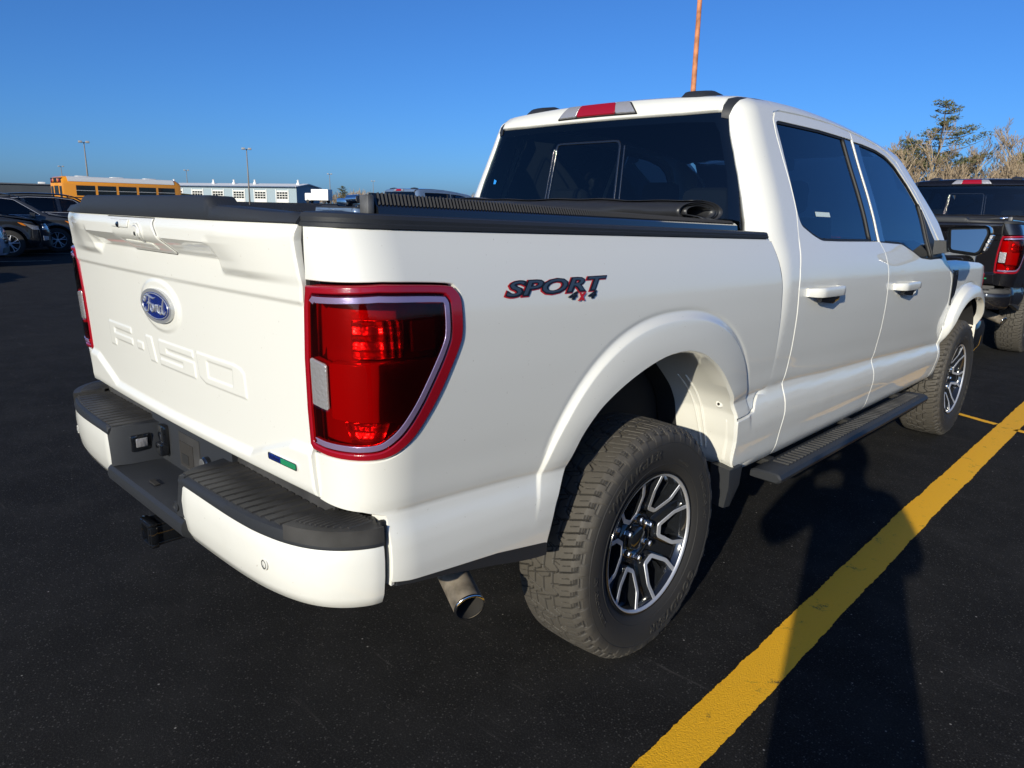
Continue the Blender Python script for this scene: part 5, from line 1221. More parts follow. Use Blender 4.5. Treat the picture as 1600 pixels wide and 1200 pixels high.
def strip(name,P,w,m,z=.004,jag=.0016,label=None):
    """painted line along P with slightly ragged edges"""
    P=np.array(P,float);d=np.concatenate([[0],np.cumsum(np.linalg.norm(np.diff(P,axis=0),axis=1))]);n=min(int(d[-1]/.0045)+2,2600);t=np.linspace(0,d[-1],n)
    C=np.stack([np.interp(t,d,P[:,0]),np.interp(t,d,P[:,1])],1);T=np.gradient(C,axis=0);T/=np.linalg.norm(T,axis=1)[:,None];Nn=np.stack([-T[:,1],T[:,0]],1)
    def rag():
        q=RNG.normal(0,1,n);out=RNG.normal(0,.45,n)
        for k,a in((5,.9),(19,1.2),(61,1.3)): out=out+a*np.convolve(RNG.normal(0,1,n),np.ones(min(k,n))/math.sqrt(min(k,n)),'same')[:n]*.8
        return out*jag*.75
    A=C+Nn*(w/2+rag())[:,None];B=C-Nn*(w/2+rag())[:,None]
    V=np.concatenate([np.c_[A,np.full(n,z)],np.c_[B,np.full(n,z)]]);F=[(i,n+i,n+i+1,i+1) for i in range(n-1)]
    o=mk(name,V,F,m,None,False);tag(o,kind='structure');return o
strip('parking_line',[(1.372,-1.9),(1.345,-.42),(1.285,2.0),(1.245,5.4),(1.22,9)],.138,MY)
strip('cross_line',[(.80,4.40),(1.18,4.235)],.062,MY,jag=.002)
strip('cross_line',[(1.31,4.18),(2.4,3.70)],.062,MY,jag=.002)
# ------------------------------------------------------------------ the white pickup
pick,parts,su,seam=build_pickup()
tag(pick,'large white crew cab pickup in the foreground with black bumper step and red tail lamp','pickup truck','crew cab pickups facing away')
build_tailgate(pick,seam);build_bumper(pick);build_rest(pick)
w0=build_wheel(pick);w0.location=(.867,0,.397)
def copy_children(o,c):
    for ch in o.children:
        k=ch.copy();COL.objects.link(k);k.parent=c;copy_children(ch,k)
def copy_part(o,parent):
    c=o.copy();COL.objects.link(c);c.parent=parent;copy_children(o,c);return c
for x,y,fl,ro in ((.867,3.693,0,.35),(-.867,0,1,.2),(-.867,3.693,1,.9)):
    c=copy_part(w0,pick);c.location=(x,y,.397);c.rotation_euler=(ro if not fl else 0,0,math.pi if fl else 0)
# ------------------------------------------------------------------ the black and the blue pickup: copies of the same model
def recolour(o,old,new):
    if o.type=='MESH':
        for sl_ in o.material_slots:
            if sl_.material==old: sl_.link='OBJECT'; sl_.material=new
    for ch in o.children: recolour(ch,old,new)
def copy_tree(o): c=o.copy();COL.objects.link(c);copy_children(o,c);return c
blk=copy_tree(pick);blk.location=(-.30,8.0,0);recolour(blk,M['white'],M['blackpaint']);tag(blk,'glossy black pickup parked just ahead of the white pickup, seen past its door mirror','pickup truck','crew cab pickups facing away')
blu=copy_tree(pick);blu.location=(-13.75,9.15,0);recolour(blu,M['white'],M['bluepaint']);tag(blu,'blue-grey pickup far off, only its cab top showing beyond the white pickup bed','pickup truck','crew cab pickups facing away')
# whip aerial on the black pickup
V,F=tube([(-.73,2.9,1.22),(-.735,2.92,1.6),(-.76,2.99,2.12)],[.004,.003,.002],6)
mk('whip_aerial',V,F,M['seal'],blk)
# ------------------------------------------------------------------ crossovers at the left
C_={k:paint(k,c,me) for k,c,me in (('graphite_paint',(.045,.048,.055),.4),('charcoal_paint',(.022,.024,.028),.3),('silver_blue_paint',(.22,.27,.36),.5),('car_black_paint',(.008,.008,.010),0))}
C_['car_white_paint']=M['white']
M['carglass']=glassmat('car_window_glass',(.06,.075,.08),ior=1.5)
M['amber']=mat('amber_lens',(.75,.22,.02),rough=.2,coat=1)
_H=pchip([-2.36,-2.30,-2.15,-1.85,-1.4,-.7,0,.45,.80,1.20,1.35,1.7,2.05,2.25,2.36],[.80,1.08,1.36,1.58,1.655,1.69,1.675,1.60,1.40,1.115,1.075,1.03,.96,.86,.66])
_G=pchip([.2,.30,.45,.62,.78,.92,1.02,1.10,1.35,1.58,1.7],[.80,.875,.925,.920,.915,.930,.915,.885,.80,.70,.63])
def Fsuv(p):
    x,y,z=p[...,0],p[...,1],p[...,2]
    t=np.clip((np.abs(y+.02)-1.45)/.9,0,1.2);w=_G(z)-.15*t**2.2
    for yc in(1.38,-1.36):
        d=np.hypot(y-yc,z-.36);w=w+.022*sstep(.50,.40,d)
    a=smax(np.abs(x)-w,z-_H(y),.12);return smax(a,np.abs(y)-2.33+.30*(np.abs(x)/.9)**4,.22)
def rm_dn(P):
    n=len(P);return np.stack([P[:,0],P[:,1],np.full(n,.30)],1),np.tile([0,0,1.],(n,1)),0.,1.7
def rm_fr(sg):
    def f(P):
        n=len(P);return np.stack([P[:,0],np.full(n,.9*sg),P[:,1]],1),np.tile([0,sg,0.],(n,1)),0.,1.9
    return f
def rm_sd(P):
    n=len(P);return np.stack([np.full(n,.25),P[:,0],P[:,1]],1),np.tile([1.,0,0],(n,1)),0.,1.0
def small_wheel(parent):
    V,F=lathe([(-.10,.22),(-.11,.30),(-.09,.345),(.09,.345),(.108,.30),(.104,.235),(.09,.222)],'x',n=40);t=mk('wheel',V,F,M['tyre'],parent,True,None,40)
    b=MB();b.lathe([(.095,.235),(.100,.225),(.085,.215),(.04,.21)],'x',n=40);b.lathe([(.045,.05),(.075,.04),(.078,0)],'x',n=20)
    for k in range(5):
        for d in(-.11,.11):
            a=k*2*math.pi/5+d*.7;a2=k*2*math.pi/5+d*1.9
            P=[np.array([.070,math.cos(a)*.04,math.sin(a)*.04]),np.array([.078,math.cos((a+a2)/2)*.13,math.sin((a+a2)/2)*.13]),np.array([.088,math.cos(a2)*.218,math.sin(a2)*.218])];b.tube(P,[.013,.012,.013],6)
    b.obj('rim',M['rimface'],t,True,40)
    b=MB();b.lathe([(.03,.215),(.028,.0)],'x',n=30);b.obj('brake_disc',M['dark'],t)
    return t
def build_suv(pm):
    root=empty('parked_car')
    A=lambda yc:[(yc+.42*math.cos(t),.36+.42*math.sin(t)) for t in np.linspace(-.28,math.pi+.28,22)]
    ra,fa=A(-1.36),A(1.38)
    out=[(-2.02,.30)]+[(ra[-1][0]-.02,.26)]+ra[::-1]+[(ra[0][0]+.02,.25),(fa[-1][0]-.02,.25)]+fa[::-1]+[(fa[0][0]+.02,.26),(2.02,.28),(2.06,.50),(2.03,.80),(1.92,.915),(1.55,.985),(1.22,1.045),(.85,1.30),(.46,1.52),(0,1.585),(-.8,1.60),(-1.5,1.55),(-1.84,1.43),(-2.02,1.18),(-2.06,.95)]
    win=fillet([(1.02,1.06),(.42,1.475),(-.05,1.53),(-.8,1.54),(-1.35,1.50),(-1.72,1.34),(-1.60,1.14),(-.9,1.085)],[.03,.05,0,0,.05,.06,.05,0])
    s=panel('body_side',Fsuv,rm_sd,np.array(out),pm,root,holes=[win],h=.045,flange=.05)
    posts=(1.02,.02,-.90,-1.75)
    wi=inset(win if area(win)>0 else win[::-1],.006)
    panel('window',Fsuv,rm_sd,wi,M['carglass'],s,h=.06,off=-.012,flange=.002)
    for yb in(.03,-.93):
        panel('pillar_trim',Fsuv,rm_sd,np.array([(yb-.05,1.07),(yb+.05,1.065),(yb-.0,1.535),(yb-.10,1.535)]),M['gloss'],s,h=.05,off=-.006,flange=.004)
    q=(win if area(win)>0 else win[::-1]);panel('window_trim',Fsuv,rm_sd,inset(q,-.012),M['rimface'],s,holes=[inset(q,.0)],h=.04,off=.003,flange=.006,edge=.002)
    for yh in(.42,-.55):
        x0=float(cast(Fsuv,*rm_sd(np.array([[yh-.25,.93]])))[0,0]);b=MB();b.box((x0+.012,yh-.25,.93),(.03,.20,.03),r=.01);b.obj('door_handle',pm,s,True,40)
    panel('sill_trim',Fsuv,rm_sd,np.array([(-.90,.25),(.92,.25),(.90,.36),(-.88,.36)]),M['trim'],s,h=.05,off=.008,flange=.02)
    hl=panel('headlight',Fsuv,rm_sd,fillet([(1.72,.885),(2.05,.80),(2.08,.70),(1.92,.715)],.02),M['clearlens'],s,h=.03,off=.006,flange=.03)
    panel('turn_signal',Fsuv,rm_sd,fillet([(1.60,.905),(1.72,.88),(1.80,.80),(1.70,.83)],.02),M['amber'],s,h=.03,off=.005,flange=.02)
    tl_=panel('tail_light',Fsuv,rm_sd,fillet([(-1.75,1.02),(-2.05,1.05),(-2.07,.88),(-1.85,.90)],.02),M['redrim'],s,h=.03,off=.006,flange=.03)
    mirror_copy(s)
    panel('roof_skin',Fsuv,rm_dn,np.array([(-.60,-1.75),(.60,-1.75),(.60,.36),(-.60,.36)]),pm,root,h=.09,off=-.001,flange=.03)
    panel('hood',Fsuv,rm_dn,np.array([(-.74,1.24),(.74,1.24),(.72,1.85),(.55,2.13),(-.55,2.13),(-.72,1.85)]),pm,root,h=.07,flange=.03)
    panel('windshield',Fsuv,rm_dn,np.array([(-.60,.385),(.60,.385),(.76,1.215),(-.76,1.215)]),M['carglass'],root,h=.07,flange=.01)
    panel('hatch',Fsuv,rm_fr(-1),np.array([(-.74,.35),(.74,.35),(.76,.9),(.66,1.30),(.58,1.52),(-.58,1.52),(-.66,1.30),(-.76,.9)]),pm,root,h=.08,flange=.03)
    panel('rear_window',Fsuv,rm_fr(-1),np.array([(-.60,1.12),(.60,1.12),(.54,1.45),(-.54,1.45)]),M['gloss'],root,h=.08,off=.004,flange=.01)
    ff_=panel('front_fascia',Fsuv,rm_fr(1),np.array([(-.80,.26),(.80,.26),(.80,.70),(.70,.86),(-.70,.86),(-.80,.70)]),pm,root,h=.06,flange=.03)
    gr=panel('grille',Fsuv,rm_fr(1),fillet([(-.42,.50),(.42,.50),(.52,.74),(-.52,.74)],.04),M['gloss'],ff_,h=.05,off=.006,flange=.02)
    for z in(.56,.62,.68): panel('grille_bar',Fsuv,rm_fr(1),np.array([(-.44,z),(.44,z),(.44,z+.012),(-.44,z+.012)]),M['chrome'],gr,h=.05,off=.012,flange=.01,edge=.002)
    panel('lower_grille',Fsuv,rm_fr(1),fillet([(-.60,.30),(.60,.30),(.54,.42),(-.54,.42)],.03),M['trim'],ff_,h=.05,off=.006,flange=.02)
    for sx in(-1,1):
        panel('fog_lamp',Fsuv,rm_fr(1),fillet([(sx*.76,.42),(sx*.62,.44),(sx*.62,.52),(sx*.76,.55)],.015),M['clearlens'],ff_,h=.04,off=.006,flange=.02)
        panel('headlight',Fsuv,rm_fr(1),fillet([(sx*.76,.70),(sx*.56,.715),(sx*.54,.80),(sx*.74,.80)],.015),M['clearlens'],ff_,h=.04,off=.006,flange=.02)
        b=MB();V,F=loft([[(sx*(.93+.15*t),.86+e*.06-.03*t,1.06+f*.06+.02*t) for e,f in((-1,-1),(1,-.9),(1,.6),(-1,1))] for t in(0,.4,1.0)]);mk('side_mirror',V,F,pm,root,True,None,40)
    b=MB();b.box((0,0,.30),(1.56,4.2,.18));b.box((0,1.38,.5),(1.30,.95,.5));b.box((0,-1.36,.5),(1.30,.95,.5));b.obj('underbody',M['dark'],root,False)
    b=MB();
    for x in(-.38,.38): b.box((x,.05,.95),(.46,.14,.62),r=.05);b.box((x,.02,1.33),(.24,.10,.17),r=.04)
    b.box((0,-.85,.93),(1.15,.16,.58),r=.05);b.box((0,.80,.95),(1.3,.3,.18),r=.05);b.obj('cabin_seats',M['seat'],root,True,40)
    w_=small_wheel(root);w_.location=(.80,1.38,.345);w_.rotation_euler=(.3,0,0)
    for x,y in((.80,-1.36),(-.80,1.38),(-.80,-1.36)):
        c=copy_part(w_,root);c.location=(x,y,.345);c.rotation_euler=(0,0,0 if x>0 else math.pi)
    return root
suv=build_suv(C_['graphite_paint'])
def place_suv(o,x,y,az,pm,label,sc=1.0):
    o.location=(x,y,0);o.rotation_euler=(0,0,-R(az));o.scale=(sc,)*3
    if pm!='graphite_paint': recolour(o,C_['graphite_paint'],C_[pm])
    tag(o,label,'car','parked crossovers');return o
place_suv(suv,-23.6,2.95,12,'graphite_paint','dark grey crossover whose black spoked front wheel shows beside the tailgate edge')
place_suv(copy_tree(suv),-21.9,1.45,14,'charcoal_paint','charcoal crossover with amber and silver headlamp, in front of the dark grey one')
place_suv(copy_tree(suv),-18.6,-.25,16,'silver_blue_paint','silver-blue car of which only the front corner shows at the left edge of the photo')
place_suv(copy_tree(suv),-27.2,5.4,12,'car_black_paint','black car whose roof and rear pillar rise behind the dark grey crossover',1.02)
place_suv(copy_tree(suv),-31.5,3.0,10,'car_black_paint','tall black vehicle whose windscreen pillar rises at the left edge above the charcoal crossover',1.24)
place_suv(copy_tree(suv),-8.6,9.2,0,'car_white_paint','white car showing a sliver of roof below the blue-grey pickup cab',1.0)
place_suv(copy_tree(suv),-13.5,-3.6,0,'charcoal_paint','dark car outside the left edge that casts a rounded shadow on the asphalt',1.0)
# stall lines on the left
def stall(name,x0,y0,x1,y1,w=.10): 
    o=strip(name,[(x0,y0),(x1,y1)],w,MW,jag=.003);return o
MW=mat('worn_white_line_paint',(.32,.30,.24),rough=.8,var=(6,.5))
stall('stall_line',-20.0,-1.6,-18.9,3.05);stall('stall_line',-23.1,-.5,-21.3,5.4);stall('stall_line',-17.2,-3.2,-16.0,1.2)
# ------------------------------------------------------------------ school bus
BY=paint('bus_yellow_paint',(.80,.30,.008));BW=mat('bus_roof_white',(.62,.62,.60),rough=.45)
bus=empty('school_bus',(-54.6,12.3,0),R(2));tag(bus,'yellow school bus with pale roof and dark side windows beyond the tailgate','bus')
def bus_ring(y,w=1.22,zt=3.06,zb=.55):
    ra=[(w,zb),(w,2.52)];c=[(w-.42*(1-math.cos(t)),2.52+(zt-2.52)*math.sin(t)) for t in np.linspace(.15,math.pi/2,8)]
    pts=ra+c;pts=pts+[(-a,b) for a,b in pts[::-1]];return [(a,y,b) for a,b in pts]
V,F=loft([bus_ring(0,1.18,2.98),bus_ring(.12),bus_ring(7.5),bus_ring(7.75,1.18,2.9)]);mk('body',V,F,BY,bus,True,None,35)
rr=[]
for y in(.35,7.3):
    c=[(1.235-.43*(1-math.cos(t)),2.535+.545*math.sin(t)) for t in np.linspace(.40,math.pi/2,7)];pts=c+[(-a,b) for a,b in c[::-1]];rr.append([(a,y,b) for a,b in pts])
V,F=loft(rr,closed=False,caps=False);mk('roof_panel',V,F,BW,bus,True,None,40)
for k in range(5):
    y0=.80+k*1.33
    for sx in(-1,1):
        b=MB();b.box((sx*1.222,y0+.58,2.17),(.012,1.16,.66));o=b.obj('window',M['carglass'] if False else M['gloss'],bus,False)
        b=MB();b.box((sx*1.230,y0+.58,2.17),(.010,1.16,.025));b.obj('sash_bar',BW,o,False)
b=MB();b.box((0,-.006,2.15),(.80,.02,.60));b.obj('rear_window',M['gloss'],bus,False)
for sx in(-1,1):
    b=MB();b.box((sx*.85,-.006,2.05),(.45,.02,.75));b.obj('rear_window',M['gloss'],bus,False)
    b=MB();b.lathe([(0,.12),(-.05,.12),(-.06,.0)],'y',(sx*.75,0,2.78),20);b.obj('warning_lamp',M['redrim'],bus,True)
    b=MB();b.lathe([(0,.12),(-.05,.12),(-.06,.0)],'y',(sx*.45,0,2.80),20);b.obj('warning_lamp',M['amber'],bus,True)
b=MB();b.box((0,.05,2.80),(2.1,.16,.34),r=.03);b.obj('lamp_housing',M['seal'],bus,True)
for k in range(3):
    b=MB();b.box((.05,1.6+k*2.2,3.10),(.62,.75,.09),r=.03);b.obj('roof_hatch',BW,bus,True)
b=MB();
for z in(1.0,1.35,1.72): b.box((0,3.8,z),(2.47,7.3,.05));
b.obj('rub_rail',M['seal'],bus,False)
b=MB();b.box((0,7.8,2.15),(2.0,.06,.95),r=.02);b.obj('windshield',M['gloss'],bus,True)
V,F=loft([[(s*w,y,z) for s,z in((-1,.6),(-1,zt-.25),(-.8,zt),(.8,zt),(1,zt-.25),(1,.6))] for y,w,zt in((7.7,1.1,2.20),(8.8,1.02,2.12),(10.2,.95,1.85),(10.6,.85,1.5))]);mk('hood',V,F,BY,bus,True,None,35)
for x,y in((1.0,2.6),(-1.0,2.6),(1.0,9.3),(-1.0,9.3)):
    V,F=lathe([(-.14,.2),(-.14,.5),(.14,.5),(.14,.2)],'x',(x,y,.5),28,True);mk('wheel',V,F,M['tyre'],bus,True,None,40)
b=MB()
for sx in(-1,1): b.tube([(sx*1.0,10.0,1.6),(sx*1.25,10.4,1.9)],.02,6);b.box((sx*1.28,10.4,1.95),(.2,.1,.35),r=.03)
b.obj('mirror_arm',M['seal'],bus,True)
# ------------------------------------------------------------------ garage building far off
WB=mat('pale_blue_siding',(.27,.34,.38),rough=.7,bump=(2.5,.3,2,.02));RB=mat('white_metal_roof',(.72,.72,.70),rough=.5);DW=mat('garage_door_white',(.66,.65,.60),rough=.6);RD=mat('dark_blue_gutter',(.05,.09,.16),rough=.5)
gz=2.05
bld=empty('garage_building',(-172,95.7,gz),math.atan2(-16.2,-35.6)+math.pi);tag(bld,'long pale blue garage building with white overhead doors and roof vents in the distance','building')
# local axes: +x towards the near right corner is 0, building runs to -x; front faces -y
b=MB();b.box((-30,5.2,2.0),(60,10,4.0));b.obj('wall',WB,bld,False)
V,F=loft([[(x,-.6,3.95),(x,-.6,4.12),(x,5.2,5.0),(x,10.9,4.12),(x,10.9,3.95),(x,5.2,4.75)] for x in(-60.5,.4)]);mk('roof',V,F,RB,bld,False)
V,F=loft([[(x,.2,4.0),(x,5.2,4.75),(x,10.2,4.0)] for x in(-.05,.02)]);mk('gable',V,F,WB,bld,False)
b=MB();b.box((-30,-.62,4.03),(60.6,.12,.22));b.obj('gutter',RD,bld,False)
for k in range(8):
    xc=-4.4-k*6.9
    b=MB();b.box((xc,.14,1.55),(3.5,.10,3.1));d_=b.obj('overhead_door',DW,bld,False)
    for i in range(4):
        for j in range(3):
            b=MB();b.box((xc-1.27+i*.85,.08,1.25+j*.62),(.70,.04,.46));b.obj('pane',M['gloss'],d_,False)
    b=MB();b.box((xc+1.95,.12,1.7),(.20,.10,3.4));b.box((xc-1.95,.12,1.7),(.20,.10,3.4));b.obj('door_post',RB,bld,False)
    if k%2==0 or k==3:
        b=MB();b.lathe([(0,.45),(.5,.40),(.55,.25),(1.0,.22),(1.05,.42),(1.25,.1)],'z',(xc+2.4,3.8,4.7),12);b.obj('roof_vent',RB,bld,True)
# dark low warehouse at the far left
WD=mat('dark_grey_cladding',(.045,.052,.062),rough=.7,var=(.3,.2))
whs=empty('warehouse',(-100,20.5,.25),R(78));tag(whs,'low dark grey warehouse at the far left behind the parked cars','building')
b=MB();b.box((0,0,1.45),(30,14,2.9));b.obj('wall',WD,whs,False)
b=MB();b.box((0,0,2.95),(30.4,14.4,.12));b.obj('roof',mat('grey_roof_edge',(.09,.10,.12),rough=.7),whs,False)
b=MB();b.box((-9.5,-4.5,3.5),(1.8,1.6,.9),r=.05);u_=b.obj('roof_unit',RB,whs,True);b=MB();b.lathe([(0,.35),(-.05,.33),(-.05,0)],'y',(-9.2,-5.3,3.55),16);b.obj('fan',M['dark'],u_)
for k in range(6):
    b=MB();b.box((1.5+k*1.7,-5.5,3.12),(.7,.5,.22+.06*(k%3)),r=.04);b.obj('roof_vent',RB,whs,True)
# ------------------------------------------------------------------ lamp posts
PM=mat('galvanised_pole',(.20,.18,.16),rough=.6);PL=mat('lamp_head_grey',(.30,.30,.30),rough=.5)
def at_az(az,d): return CAMP[0]+d*math.sin(R(az)),CAMP[1]+d*math.cos(R(az))
def post(az,el,h,label,r=.11,proto=[None]):
    d=(h-CAMP[2])/math.tan(R(el))
    for _ in range(4):
        x,y=at_az(az,d);d=(h+float(ground_z(x,y))-CAMP[2])/math.tan(R(el))
    x,y=at_az(az,d)
    if proto[0] is None:
        o=empty('lamp_post');V,F=tube([(0,0,0),(0,0,5),(0,0,10)],[.16,.13,.08],10);mk('pole',V,F,PM,o)
        V,F=tube([(-.75,0,9.95),(.75,0,9.95)],.05,8);mk('cross_arm',V,F,PM,o)
        for s in(-1,1):
            b=MB();V,F=loft([[(s*.55+a*.24,-.15+bq*.24,9.85+.05*k) for a,bq in((-1,-1),(1,-1),(1,1),(-1,1))] for k in(0,1,7)]);b.add(V,F);b.box((s*.55,-.22,10.02),(.62,.50,.34),r=.05);b.obj('lamp_head',PL,o,True)
        proto[0]=o
    else: o=copy_tree(proto[0])
    o.location=(x,y,float(ground_z(x,y)));o.scale=(h/10,)*3;o.rotation_euler=(0,0,R(-az)*1);tag(o,label,'lamp post','parking lot lamp posts')
post(-74.1,3.77,10,'tall lamp post rising over the middle of the school bus roof')
post(-63.99,3.84,10,'tall lamp post standing in front of the garage building doors')
post(-68.05,2.24,9,'small far lamp post over the left end of the garage building')
post(-75.56,2.18,9,'small far lamp post at the rear end of the school bus')
post(-58.28,2.31,9,'thin far lamp post right of the garage building')
post(-55.12,1.89,8,'smallest far lamp post just left of the blue-grey pickup cab')
RP=mat('rusty_orange_pole',(.44,.17,.075),rough=.75,var=(3,.35))
x,y=at_az(-31.5,42);rp=empty('light_mast',(x,y,0));tag(rp,'rust orange steel mast rising behind the pickup roof','mast')
V,F=tube([(0,0,0),(0,0,7),(0,0,15)],[.17,.14,.11],14);mk('pole',V,F,RP,rp);b=MB();b.box((0,0,15.1),(1.6,.3,.25),r=.05);b.obj('lamp_head',PL,rp)
b=MB();b.box((0,0,.2),(.6,.6,.4),r=.03);b.obj('base',PL,rp)
# far white truck by the garage
x,y=at_az(-59.16,188);wt=empty('box_truck',(x,y,float(ground_z(x,y))),R(120));tag(wt,'small white box truck standing by the far right end of the garage building','truck')
b=MB();b.box((0,-1.0,2.0),(2.3,4.5,2.6),r=.05);b.obj('cargo_box',RB,wt);b=MB();b.box((0,2.2,1.5),(2.1,1.8,1.8),r=.2);b.obj('cab',RB,wt);b=MB();b.box((0,3.08,1.95),(1.8,.08,.7),r=.03);b.obj('windshield',M['gloss'],wt)
for sx in(-1,1):
    for yy in(-2.2,2.3):
        V,F=lathe([(-.12,.2),(-.12,.42),(.12,.42),(.12,.2)],'x',(sx*.95,yy,.42),16,True);mk('wheel',V,F,M['tyre'],wt)
# ------------------------------------------------------------------ trees
BK=mat('pale_winter_bark',(.36,.29,.20),rough=.9,var=(2,.35));BK2=mat('dark_bark',(.09,.072,.055),rough=.95,var=(2,.3))
NE=mat('pine_needles',(.10,.105,.042),rough=.8,var=(.7,.45));TW=mat('bare_twigs',(.27,.205,.135),rough=.95,var=(.4,.3));UG=mat('red_brown_brush',(.17,.095,.065),rough=.95,var=(.5,.4))
def bare_tree(h,seed,lean=0):
    rg=random.Random(seed);tr=MB();tw=MB()
    def br(p,d,L,r,lv):
        n=4;P=[p];q=np.array(p);dd=np.array(d,float)
        for i in range(n):
            dd=dd+np.array([rg.gauss(0,.10),rg.gauss(0,.10),rg.gauss(.05,.06)]);dd/=np.linalg.norm(dd);q=q+dd*L/n;P.append(q.copy())
        r=max(r,.020);rad=np.linspace(r,max(r*.45,.014),n+1);(tr if lv<2 else tw).tube(np.array(P),rad,5 if lv<2 else 3,cap=False)
        if lv>=4: return
        k={0:rg.randint(6,9),1:rg.randint(4,6),2:rg.randint(4,5),3:3}[lv]
        for i in range(k):
            t=rg.uniform(.30 if lv==0 else .2,1.0);a=P[min(n-1,int(t*n))]+(P[min(n,int(t*n)+1)]-P[min(n-1,int(t*n))])*(t*n-int(t*n) if t<1 else 1)
            ax=rg.uniform(0,2*math.pi);sp_=rg.uniform(.45,.95);nd=dd*math.cos(sp_)+np.array([math.cos(ax),math.sin(ax),.35])*math.sin(sp_)
            br(a,nd/np.linalg.norm(nd),L*rg.uniform(.38,.62)*(1.1-.35*t),r*.52*(1-.4*t),lv+1)
    forks=rg.choice([1,1,2,3])
    for f in range(forks):
        a=rg.uniform(0,6.28);s=.0 if forks==1 else .16;br((0,0,0),np.array([math.cos(a)*s+lean,math.sin(a)*s,1.0])/1.02,h*.72,.155/math.sqrt(forks)+.012*h/10,0)
    o=empty('bare_tree');tr.obj('trunk',BK,o,True,60);t=tw.obj('crown',TW,o,True,60);return o
def pine_tree(h,seed,flat=1.0,base=.35):
    rg=random.Random(seed);o=empty('pine_tree');b=MB();P=[(0,0,0),(.1*rg.gauss(0,1),0,h*.5),(0,.05,h*.98)];b.tube(np.array(P,float),[.22*h/14,.15*h/14,.03],8,cap=False);V=[];F=[]
    def clump(c,s,n):
        for i in range(n):
            p=np.array(c)+np.array([rg.gauss(0,1)*s,rg.gauss(0,1)*s,rg.gauss(0,.38)*s]);a=np.array([rg.gauss(0,1),rg.gauss(0,1),rg.gauss(.3,.5)]);a/=np.linalg.norm(a);u=np.cross(a,[rg.gauss(0,1),rg.gauss(0,1),rg.gauss(0,1)]);u/=np.linalg.norm(u)+1e-9
            L=rg.uniform(.16,.38);w=L*.22;k=len(V);V.extend([p-u*w,p+u*w,p+a*L]);F.append((k,k+1,k+2))
    z=h*base
    while z<h*.97:
        f=(z/h-base)/(1-base);R_=h*.30*flat*(1-f)**.6*rg.uniform(.6,1.15)+.35
        for k in range(rg.randint(3,5)):
            a=rg.uniform(0,2*math.pi);L=R_*rg.uniform(.55,1.1);e=np.array([math.cos(a)*L,math.sin(a)*L,L*rg.uniform(.02,.32)]);m_=e*.55+np.array([0,0,-.05*L]);b.tube(np.array([(0,0,z),m_+(0,0,z),e+(0,0,z)]),[.05,.035,.012],4,cap=False)
            for t in np.linspace(.40,1.0,max(2,int(L/.42))): clump(e*t+np.array([0,0,z+.08+.10*L*t]),.15+.12*L/3,20)
        z+=h*rg.uniform(.035,.06)
    clump((0,0,h*.97),.25,50)
    b.obj('trunk',BK2,o,True,60);mk('crown',V,F,NE,o,False);return o
protos=[bare_tree(10,3),bare_tree(9.5,8),bare_tree(10.5,15),bare_tree(9.5,21),bare_tree(10,33)]
used=set()
rg=random.Random(4)
spots=[]
for az in np.arange(-20.5,-2,.45): spots.append((az+rg.uniform(-.3,.3),rg.uniform(90,108),rg.uniform(.80,1.02)))
for az in np.arange(-20.2,2,1.2): spots.append((az+rg.uniform(-.5,.5),rg.uniform(84,90),rg.uniform(.48,.68)))
for i,(az,d,s) in enumerate(spots):
    k=i%5
    if k in used: o=copy_tree(protos[k])
    else: o=protos[k];used.add(k)
    x,y=at_az(az,d);o.location=(x,y,float(ground_z(x,y))-.1);o.scale=(s,s,s*rg.uniform(.9,1.12));o.rotation_euler=(0,0,rg.uniform(0,6.28));tag(o,'leafless pale grey-brown tree standing in the wood behind the black pickup','tree','bare winter trees')
pa=pine_tree(14.2,5,.95,.45);x,y=at_az(-15.15,96);pa.location=(x,y,float(ground_z(x,y))-.2);tag(pa,'tallest pine with flat layered boughs standing above the bare wood at the right','tree','pines at the right')
pb=pine_tree(10.2,9,.9,.35);x,y=at_az(-17.0,99);pb.location=(x,y,float(ground_z(x,y)));tag(pb,'shorter pine left of the tallest pine, above the pickup door mirror','tree','pines at the right')
pc=pine_tree(8.6,12,.8,.35);x,y=at_az(-10.5,103);pc.location=(x,y,float(ground_z(x,y)));tag(pc,'pine at the right edge of the photo behind bare trees','tree','pines at the right')
pd=pine_tree(8.2,31,.9,.35);x,y=at_az(-13.3,104);pd.location=(x,y,float(ground_z(x,y)));tag(pd,'low pine right of the tallest pine, half hidden by bare trees','tree','pines at the right')
x,y=at_az(-57.4,230);pe=copy_tree(pb);pe.location=(x,y,1.9);pe.scale=(.7,.7,.55);tag(pe,'small far dark green tree right of the garage building','tree','far evergreens left')
x,y=at_az(-60.1,240);pf=copy_tree(pd);pf.location=(x,y,1.9);pf.scale=(.8,.8,.65);tag(pf,'small far evergreen peeping over the right end of the garage roof','tree','far evergreens left')
# undergrowth and far woods: masses nobody could count
def mass(name,azs,dr,hr,n,m,label,sz):
    V=[];F=[];r2=np.random.default_rng(len(name))
    for i in range(n):
        az=r2.uniform(*azs);d=r2.uniform(*dr);x,y=at_az(az,d);h=hr[0]+(hr[1]-hr[0])*(.5+.5*math.sin(az*2.1)+.25*math.sin(az*7.3+1))*.7;z=float(ground_z(x,y))+h*r2.uniform(0,1)**.8
        L=r2.uniform(.6,1.6)*sz;w=L*.045;a=np.array([r2.normal(0,.5),r2.normal(0,.5),1.0]);a/=np.linalg.norm(a);u=np.cross(a,[math.cos(i),math.sin(i),.2]);u/=np.linalg.norm(u)
        p=np.array([x,y,z]);k=len(V);V+= [p-u*w,p+u*w,p+a*L+u*w*.4,p+a*L-u*w*.4];F.append((k,k+1,k+2,k+3))
    o=mk(name,V,F,m,None,False);tag(o,label,'woods',kind='stuff');return o
